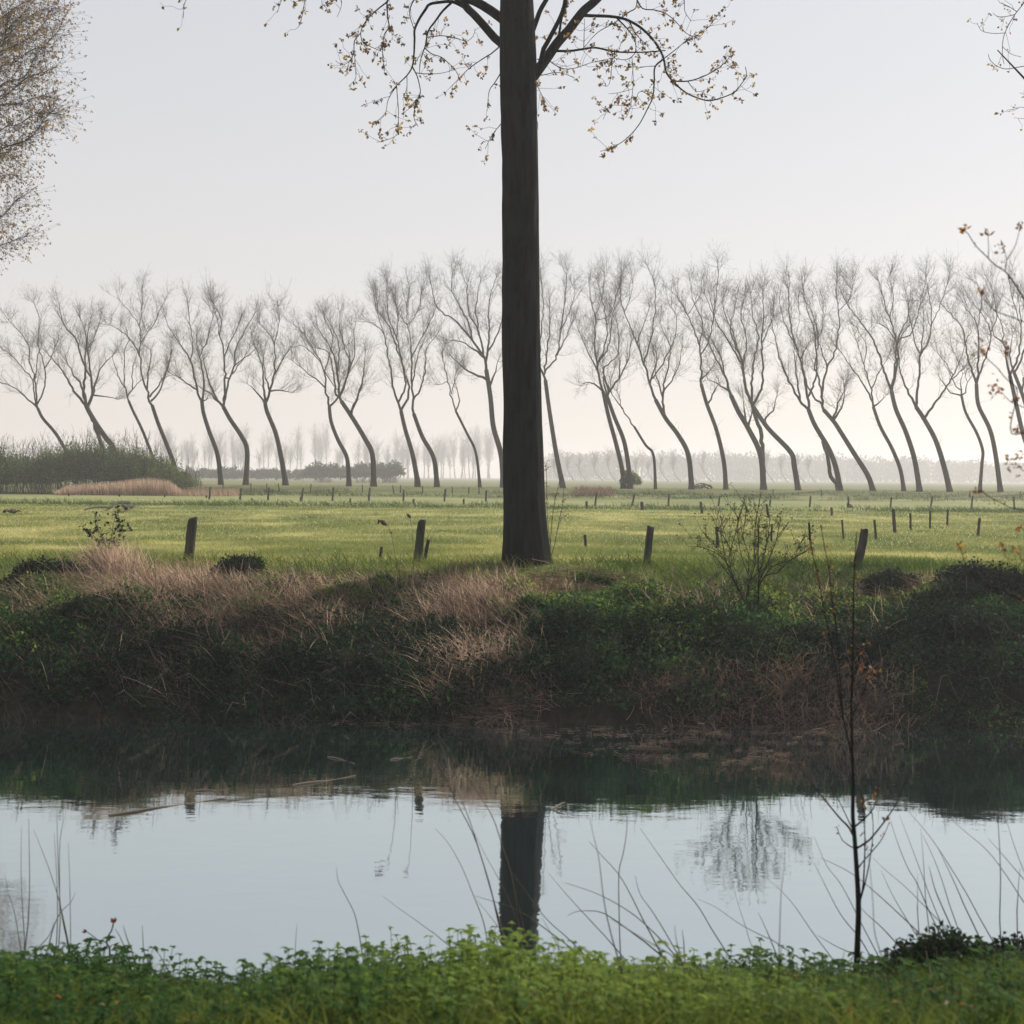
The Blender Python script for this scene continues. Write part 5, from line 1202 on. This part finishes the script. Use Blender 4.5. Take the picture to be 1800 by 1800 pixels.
# withered stalks whose drooping seed heads show against the meadow
def seed_stalk(pts, D, heads, label, seed):
    r_, L3, b, rng = traced_thing('withered_stalk', [(pts, .55, .3)], D, label, 'weed', M_STEM, seed, .1)
    p = L3[0][0]
    mb = MB()
    for (hx, hy, dx, dy, L) in heads:
        c = P(hx, hy, D)
        d = norm(np.array([dx, 0.2, -dy]))
        s = np.linspace(0, 1, 7)[:, None]
        tubes(mb, c + d * L * s, np.array([.012, .03, .042, .045, .036, .02, .004]) * (L / .18), 7, .2)
    mb.build('seed_head', M_BROWNLEAF, r_, origin=b)
seed_stalk([(700,1060),(697,1000),(690,950),(681,922),(672,913),(667,914)], 27.0, [(668,915,.8,.6,.16),(666,913,-.1,1,.09),(687,934,.4,.9,.06)], 'withered stalk with a brown hanging seed head left of the chipped mossy post', 73)
seed_stalk([(728,1060),(727,980),(724,930),(720,908),(714,901)], 27.3, [(715,903,.6,.6,.12)], 'withered stalk with one small tilted seed head above the chipped mossy post', 74)
seed_stalk([(1500,912),(1494,900),(1491,888),(1491,878)], 100, [(1490,884,.5,.8,.9),(1494,890,.6,.5,.8)], 'dry dark weed standing against a far fence post', 75)

# fallen branch on the meadow, heap of brushwood on the dyke
def lying(name, lines, label, cat, rpx, k=6, mat=M_POST):
    out = []
    for pts in lines:
        w = []
        for x, y in pts:
            v = (HY - y) / F * CU[2] + (x - 900) / F * CR[2]
            D = 80.0
            for _ in range(25): D = (float(gz((x - 900) / F * D, D)) + .25 - 4) / v
            w.append([(x - 900) / F * D, D, float(gz((x - 900) / F * D, D))])
        c = catmull(w, 18); c[:, 2] = gz(c[:, 0], c[:, 1]) + 0.22 + 0.05 * np.sin(np.linspace(0, 9, 18))
        out.append(c)
    b = out[0][0]; mb = MB()
    for c in out: tubes(mb, c, np.linspace(rpx, rpx * .35, 18), k)
    o = mb.build(name, mat, origin=b); return tag(o, label, cat)
lying('fallen_branch', [[(248,884),(236,887),(222,893)][::-1], [(227,882),(208,884),(190,890),(172,891),(150,896)], [(222,893),(217,888),(214,884)]], 'long dark fallen branch lying on the meadow in front of the reed bed', 'branch', .09)
lying('fallen_branch', [[(8,898),(20,897.5),(36,898.5)], [(20,897.5),(28,896)]], 'short pale stick lying on the meadow at the left edge', 'branch', .07)
rng = np.random.default_rng(8); mb = MB(); c0 = P(1235, 860, 152); c0[2] = gz(c0[0], c0[1])
for k in range(16):
    a = c0 + [rng.uniform(-.9, .9), rng.uniform(-.3, .3), rng.uniform(0, .25)]
    d = np.array([rng.uniform(-1, 1), rng.uniform(-.4, .4), 0]); s = np.linspace(-1, 1, 7)[:, None]
    tubes(mb, a + d * s + np.array([0, 0, .5]) * (1 - s ** 2) * rng.uniform(.3, 1), np.linspace(.06, .02, 7), 5)
tag(mb.build('brushwood_heap', M_POST, origin=c0), 'small heap of cut brushwood on the dyke beside a leaning trunk', 'brushwood')

# floating sticks
def floating(pts, r, label):
    w = []
    for x, y in pts:
        v = (HY - y) / F * CU[2] + (x - 900) / F * CR[2]; D = -4 / v
        w.append([(x - 900) / F * D, D, 0.004])
    c = catmull(w, 14); c[:, 2] += 0.01 * np.sin(np.linspace(0, 7, 14))
    mb = MB(); tubes(mb, c, np.linspace(r, r * .5, 14), 5, .8)
    tag(mb.build('floating_stick', M_STEM, origin=c[0]), label, 'stick', 'sticks floating on the water')
floating([(196,1434),(240,1428),(277,1421),(340,1412),(401,1404)], .016, 'longest floating stick with a thick dark middle left of the reflections')
floating([(519,1381),(575,1373),(629,1364)], .014, 'pale floating stick below the left part of the far bank')
floating([(345,1391),(410,1387)], .010, 'short thin floating stick above the longest one')
floating([(580,1331),(610,1337),(628,1343)], .010, 'small slanting floating stick in the dark reflection of the bank')
floating([(690,1336),(728,1331)], .010, 'small level floating stick in the dark reflection left of the trunk')
floating([(972,1424),(1000,1412),(1000,1432),(976,1424)], .010, 'bent triangle of broken reed just right of the trunk reflection')

# ------------------------------------------------------------------ things on the near bank
S8 = 450 / 1558
def c5(*p): return [(x * S8, 1280 + y * S8) for x, y in p]
def cc6(*p): return [(450 + x * S8, 1280 + y * S8) for x, y in p]
def c7(*p): return [(900 + x * S8, 1280 + y * S8) for x, y in p]
def c8(*p): return [(1350 + x * S8, 1280 + y * S8) for x, y in p]
def ground_depth(px, py):
    D = np.linspace(7, 13, 600)
    w = P(px, py, D)
    h = gz(w[:, 0], w[:, 1])
    i = np.nonzero(w[:, 2] < np.maximum(h, 0.0) + 0.02)[0]
    return min(float(D[i[0]]) if len(i) else 11.2, 11.2)
def stem_clump(lines, label, seed, r=1.25):
    rng = np.random.default_rng(seed)
    d0 = ground_depth(*lines[0][0]); b = P(*lines[0][0], d0)
    root = thing('dry_stem_clump', b, label, 'dry stems', 'clumps of dead stems on the near bank')
    for l in lines:
        d = ground_depth(*l[0]); n = 22
        c = catmull(l, n); s = np.linspace(0, 1, n)
        dd = d + rng.uniform(-.7, .9) * s * s
        w = P(c[:, 0], c[:, 1], dd)
        t0 = norm(w[0] - w[2]) + np.array([0, -.25, 0]); t0[2] = min(t0[2], -.55); foot = w[0].copy()
        for _ in range(60):
            if foot[2] < float(gz(foot[0], foot[1])) - .03: break
            foot = foot + t0 * .02
        w = catmull(np.vstack([[foot], w]), n + 1)
        mb = MB(); rr = np.concatenate([[1], np.linspace(1, .16, n) ** .8]) * r * rng.uniform(.75, 1.15) * d / F
        tubes(mb, w, rr, 5, rng.uniform(0, .6))
        mb.build('stem', M_STEM, root, origin=b)
    return root
stem_clump([c5((410,1310),(370,1100),(360,960),(350,700),(345,480),(340,430)), c5((345,1290),(350,1130),(345,900),(330,640)), c5((365,1200),(362,900),(365,690),(385,560),(380,460)), c5((415,1300),(370,1090),(330,950),(270,780),(205,620)), c5((430,1280),(425,950),(415,700))],
           'tall dead stems crossing one another over the water left of the budded twig', 201, 1.2)
stem_clump([c5((125,1340),(90,1130),(50,1000),(30,890)), c5((150,1300),(130,950),(130,600)), c5((170,1200),(180,950),(175,550))], 'few pale dead stems at the left edge of the near bank', 202)
stem_clump([c5((300,1310),(330,1200),(370,1120),(430,1060),(460,1000)), c5((240,1330),(300,1260),(330,1180))], 'short pale arching stalks at the foot of the tall left stems', 203, 1.6)
stem_clump([c5((1030,1600),(950,1500),(880,1370),(870,1270),(865,1200)), c5((760,1340),(730,1270),(700,1220)), c5((800,1350),(770,1270),(750,1200)), c5((1090,1590),(1010,1450),(960,1360))], 'short stubby stalks right of the red budded twig', 204, 1.7)
stem_clump([cc6((240,1500),(240,1330),(250,1190)), cc6((630,1265),(600,1130),(540,1010),(500,930),(490,850)), cc6((1110,1270),(960,1160),(860,1090),(770,1020))], 'three separate thin dead stems in the middle of the water edge', 205, 1.3)
stem_clump([cc6((1420,1370),(1385,1180),(1320,1010),(1250,840),(1170,700),(1090,610)), cc6((1530,1360),(1480,1200),(1430,980),(1385,830),(1320,640),(1220,450),(1150,300),(1060,150),(980,20)), cc6((1600,1200),(1558,900),(1500,720),(1440,540),(1340,380),(1250,240),(1110,40)), cc6((1385,830),(1300,560),(1200,320),(1150,180),(1130,100)),
            cc6((1600,1380),(1460,1190),(1340,1040)), cc6((1680,1160),(1558,1090),(1430,1050),(1330,1020)), cc6((1620,1250),(1520,1000),(1400,780),(1330,640))], 'longest arching dead stems bending left across the reflection of the trunk', 206, 1.35)
stem_clump([c7((120,1500),(90,1300),(40,1080),(0,900)), c7((330,1270),(200,1150),(60,960),(0,880)), c7((330,1440),(260,1290),(180,1150)), c7((570,1270),(430,1120),(330,1010),(220,880))], 'slanting dead stems just right of the trunk reflection', 207, 1.25)
stem_clump([c7((720,1680),(660,1450),(600,1240),(560,1050),(530,800),(500,670),(470,540)), c7((870,1300),(790,1150),(720,1010),(650,890),(560,790),(470,690)), c7((820,1310),(740,1250),(600,1150),(520,1115),(400,1115),(340,1140)), c7((1000,1390),(880,1260),(760,1150),(640,1070),(500,1000),(320,940)), c7((655,1240),(650,890),(680,750),(700,600),(695,480),(690,340))],
           'thick dead stem with thin arching ones around it right of the trunk reflection', 208, 1.5)
stem_clump([c7((1330,1770),(1200,1600),(1060,1440),(830,1300),(600,1160)), c7((1000,1360),(920,1220),(850,1110),(780,1010),(750,900)), c7((1110,1780),(1060,1560),(1030,1400),(1000,1290),(990,1200)), c7((1050,1400),(1045,1300),(1035,1230))], 'upright broken stalks with a long fallen stem in the lower middle', 209, 1.6)
stem_clump([c7((1310,1370),(1220,1230),(1130,1080),(1020,950),(900,780),(780,610)), c7((1600,1420),(1470,1340),(1420,1200),(1370,1050),(1340,910)), c7((1600,1300),(1400,1200),(1240,1090),(1130,1040))], 'long straight dead stem leaning left towards the budding bush reflection', 210, 1.3)
stem_clump([c8((70,1780),(65,1500),(70,1300),(80,1000),(100,830),(100,700)), c8((390,1400),(270,1240),(160,1080),(60,970),(0,920)), c8((60,1400),(0,1250),(-60,1120)), c8((560,1390),(420,1330),(300,1260))], 'upright dead stem beside the bright iris leaves', 211, 1.4)
stem_clump([c8((780,1800),(710,1450),(650,1250),(640,1080),(620,850),(590,650)), c8((700,1440),(600,1250),(450,960),(360,840),(280,660)), c8((800,1330),(700,1220),(600,1130),(540,1060)), c8((840,1170),(700,1040),(560,920),(450,850),(320,790)), c8((640,1420),(560,1280),(440,1130),(320,900),(280,820))], 'dark crossing stems right behind the young sapling', 212, 1.4)
stem_clump([c8((970,1090),(900,930),(850,850),(790,700),(745,560)), c8((960,1090),(830,960),(710,860),(640,790)), c8((1000,1060),(940,900),(880,740),(800,530)), c8((1040,1040),(1010,960),(980,840)), c8((1110,1090),(1050,900),(990,750),(940,650)), c8((1280,1140),(1210,1010),(1100,830),(1000,680),(920,580),(820,470)), c8((1200,1090),(1130,930),(1040,740)), c8((960,1050),(945,800),(930,610)), c8((910,1110),(910,990),(912,880)), c8((860,1190),(760,1020),(690,870))],
           'fan of many dead stems rising from the dark ivy mound', 213, 1.3)
stem_clump([c8((1410,1160),(1415,900),(1405,650),(1385,480),(1320,370)), c8((1640,1160),(1558,1060),(1440,880),(1330,740),(1200,630),(1110,550)), c8((1620,960),(1558,870),(1490,690),(1450,560),(1390,440)), c8((1515,1120),(1525,950),(1535,850)), c8((1640,1000),(1540,900),(1420,760),(1340,670))], 'dead stems at the right edge with one tall upright bowed stem', 214, 1.35)
stem_clump([c8((1000,1750),(1000,1550),(960,1350)), c8((1170,1760),(1130,1560),(1050,1420)), c8((960,1790),(900,1620),(860,1500))], 'low dark stalks in the grass in front of the ivy mound', 215, 1.3)
stem_clump([cc6((690,1560),(800,1500),(890,1440)), cc6((1145,1790),(1140,1600),(1160,1450)), cc6((1370,1420),(1340,1320),(1320,1260))], 'short stalks among the bright nettles in the lower middle', 216, 1.2)

# red budded twig
tw = [(c5((665,1420),(668,1340),(645,1295),(680,1230),(690,1190)), 1.8, 1.2), (c5((645,1295),(600,1285),(540,1295)), 1.2, .8), (c5((600,1287),(560,1260),(530,1240)), 1.0, .7), (c5((650,1325),(690,1318)), 1.0, .7)]
d = ground_depth(665 * S8, 1280 + 1380 * S8)
r_, L3, b, rng = traced_thing('budding_twig', tw, d, 'crooked twig with a red bud poking out of the nettles at left', 'twig', M_BARK, 220, .3, 6)
mb = MB(); n = 0
for p, r in L3:
    k = 7; leaves(mb, np.repeat(p[-1:], k, 0), norm(p[-1] - p[-2]) + rng.normal(0, .35, (k, 3)), rng.normal(size=(k, 3)), rng.uniform(.03, .055, k), .02, rng.uniform(0, .5, k))
mb.build('buds', M_RUSTLEAF, r_, origin=b)

# young sapling at the water edge
T_ = [([(1505,1745),(1506,1695),(1508,1640),(1509,1590),(1506,1530),(1502,1470),(1499,1430),(1500,1380)], 6.2, 3.2), ([(1500,1380),(1498,1320),(1497,1240),(1499,1160),(1500,1080),(1501,1020),(1503,980),(1506,935)], 2.8, .8),
 (c8((525,670),(490,600),(440,550),(300,380),(200,250)), 2.2, .6), (c8((540,600),(600,540),(650,470),(680,340)), 1.8, .5), (c8((545,750),(600,700),(700,580),(780,460),(835,330)), 2.0, .6), (c8((560,860),(600,790),(690,680),(740,570)), 1.4, .5),
 (c8((565,1080),(580,950),(590,700),(580,500),(560,350)), 1.8, .6), (c8((565,1060),(620,800),(640,600),(620,450)), 1.5, .5), (c8((520,720),(450,680),(420,600)), 1.2, .5), (c8((525,640),(470,520),(420,420),(380,360)), 1.3, .5),
 ([(1498,1330),(1482,1260),(1470,1180),(1457,1110),(1448,1070),(1437,1010),(1426,960),(1422,917)], 1.6, .9), ([(1482,1260),(1476,1180),(1471,1110),(1463,1060),(1457,1000),(1449,960),(1443,923)], 1.4, .8), ([(1499,1260),(1520,1210),(1525,1170)], 1.1, .5), ([(1500,1200),(1512,1150),(1520,1120)], 1.0, .5)]
d = ground_depth(1506, 1690)
r_, L3, b, rng = traced_thing('young_sapling', T_, d, 'slender dark sapling with a few red buds rising from the water edge at right', 'sapling', M_BARK, 221, .35, 7, 'trunk')
lv, tb = MB(), MB()
leafy(tb, lv, L3[1:], rng, 7, (.018, .034), (.012, .05), (1, 3), .2, .45)
leafy(tb, lv, L3[12:], rng, 16, (.02, .04), (.03, .12), (1, 3), 0, .3)
tb.build('crown', M_BARK, r_, origin=b); lv.build('leaves', M_RUSTLEAF, r_, origin=b)

# the shrub whose rusty leafing twigs reach in from the right
c2 = lambda *p: [(1660 + x / 6, 380 + y / 6) for x, y in p]
c3 = lambda *p: [(1660 + x / 4.737, 680 + y / 4.737) for x, y in p]
RT = [([(1990,1650),(1960,1400),(1930,1150),(1915,900),(1905,700),(1900,500)], 9, 4),
 ([(1905,720),(1860,610)] + c2((840,870),(770,760),(660,600),(530,510),(450,430),(330,310),(240,170),(210,150)), 2.2, .8), (c2((655,600),(665,460),(740,330),(770,240),(800,110)), 1.1, .5), (c2((670,455),(640,370),(610,320)), .9, .5), (c2((460,430),(465,330),(460,200)), .9, .5),
 ([(1910,800),(1850,600)] + c2((840,1115),(780,1090),(660,1045),(560,1010),(480,950),(410,860),(380,810)), 2.0, .8),
 ([(1915,900),(1840,760)] + c3((560,390),) + c2((770,1860),(690,1750),(620,1680),(560,1600),(480,1530),(400,1440),(370,1390)), 1.8, .7), (c2((750,1700),(700,1580),(680,1500),(660,1400)), 1.2, .6),
 ([(1900,860),(1830,740),(1790,712)] + c3((580,140),(520,100),(500,60),(440,40)), 1.4, .6), ([(1915,900),(1850,800)] + c3((650,380),(620,370)), 1.1, .5), ([(1915,1000),(1850,850)] + c3((655,700),(620,640),(590,650)), 1.3, .6), ([(1850,850)] + c3((660,560),(640,565)), .9, .5),
 ([(1930,1150),(1860,930)] + c3((660,1030),(560,1010),(480,970),(380,920),(310,870),(280,870)), 1.5, .7), ([(1925,1100),(1850,1000)] + c3((655,1180),(630,1180)), 1.0, .5), ([(1930,1150),(1850,1000)] + c3((655,1440),(540,1440),(500,1390),(480,1340)), 1.3, .6), (c3((625,1440),(615,1390),(600,1370)), .8, .5),
 ([(1940,1200),(1800,1060)] + c3((300,1640),(240,1560),(180,1480),(150,1400),(135,1340)), 1.4, .8)]
d = 9.6
b = P(1990, 1650, d); b[2] = gz(b[0], b[1])
r_, L3, b, rng = traced_thing('rusty_shrub', RT, d, 'shrub with rusty young leaves reaching in from the right edge', 'shrub', M_BARK, 222, .25, 6, 'trunk', b, 60)
lv, tb = MB(), MB()
for i, (p, r) in enumerate(L3[1:]):
    k = len(p)
    m_ = 16 if i in (5, 7, 9) else 8
    c = np.repeat(p[-1:], m_, 0) + rng.normal(0, .012 if m_ == 8 else .03, (m_, 3))
    leaves(lv, c, norm(p[-1] - p[-2]) * .5 + rng.normal(0, .6, (m_, 3)), rng.normal(size=(m_, 3)), rng.uniform(.025, .05, m_), rng.uniform(.015, .028, m_), np.clip(rng.normal(.5, .25, m_), 0, 1))
leafy(tb, lv, [(p[len(p) // 2:], r) for p, r in L3[1:]], rng, 9, (.012, .03), (.008, .03), (1, 3), 0, .1)
tb.build('crown', M_BARK, r_, origin=b); lv.build('leaves', M_RUSTLEAF, r_, origin=b)

# iris leaves, ivy mound
rng = np.random.default_rng(230)
mb = MB(); pts = []
for px, py, n in [(1424,1672,22), (1415,1682,14), (1445,1676,10), (1385,1680,12), (1365,1672,7)]:
    dd = ground_depth(px, py); c = P(px, py, dd)
    for k in range(n): pts.append(c + [rng.normal(0, .06), rng.normal(0, .06), 0])
pts = np.array(pts); pts[:, 2] = gz(pts[:, 0], pts[:, 1]) - .02; n = len(pts)
old = R; R = rng
blades(mb, pts, np.stack([rng.normal(0, .3, n), rng.normal(0, .2, n), np.zeros(n)], 1), rng.uniform(.18, .46, n), rng.uniform(.010, .017, n), rng.uniform(0, .6, n), np.clip(rng.normal(.75, .2, n), 0, 1))
R = old
o = mb.build('iris_clump', M_GRASS, origin=pts[0])
tag(o, 'clump of bright upright iris leaves left of the young sapling', 'plant')
rng = np.random.default_rng(231)
px, dd = 1652, 10.9
w = P(px, 1690, dd); b = np.array([w[0], dd, gz(w[0], dd)])
root = thing('ivy_mound', b, 'dark green leafy mound of ivy at the water edge right of the sapling', 'bush')
mb, s_ = MB(), MB()
leaf_mass(mb, w[0], dd, .36, .28, .50, 3400, .05, rng, .6, .2, .6)
q = spawn(np.repeat(b[None], 30, 0) + rng.normal(0, .12, (30, 3)) * [1, 1, 0], np.zeros((30, 3)), rng.uniform(.15, .35, 30), 0, 1, .4, 5, 0, rng)
tubes(s_, q, np.array([[.004, .0035, .003, .0025, .002]]), 4)
mb.build('foliage', M_BRAMBLE, root, origin=b); s_.build('stems', M_STEM, root, origin=b)
w = P(1790, 1690, 11.3); b = np.array([w[0], 11.3, gz(w[0], 11.3)])
root = thing('ivy_mound', b, 'low dark leafy mound at the right edge of the near bank', 'bush')
mb, s_ = MB(), MB(); leaf_mass(mb, w[0], 11.3, .42, .28, .42, 2600, .045, rng, .3, .2, .6)
q = spawn(np.repeat(b[None], 20, 0) + rng.normal(0, .12, (20, 3)) * [1, 1, 0], np.zeros((20, 3)), rng.uniform(.1, .25, 20), 0, 1, .4, 5, 0, rng); tubes(s_, q, np.array([[.004, .0035, .003, .0025, .002]]), 4)
mb.build('foliage', M_BRAMBLE, root, origin=b); s_.build('stems', M_STEM, root, origin=b)
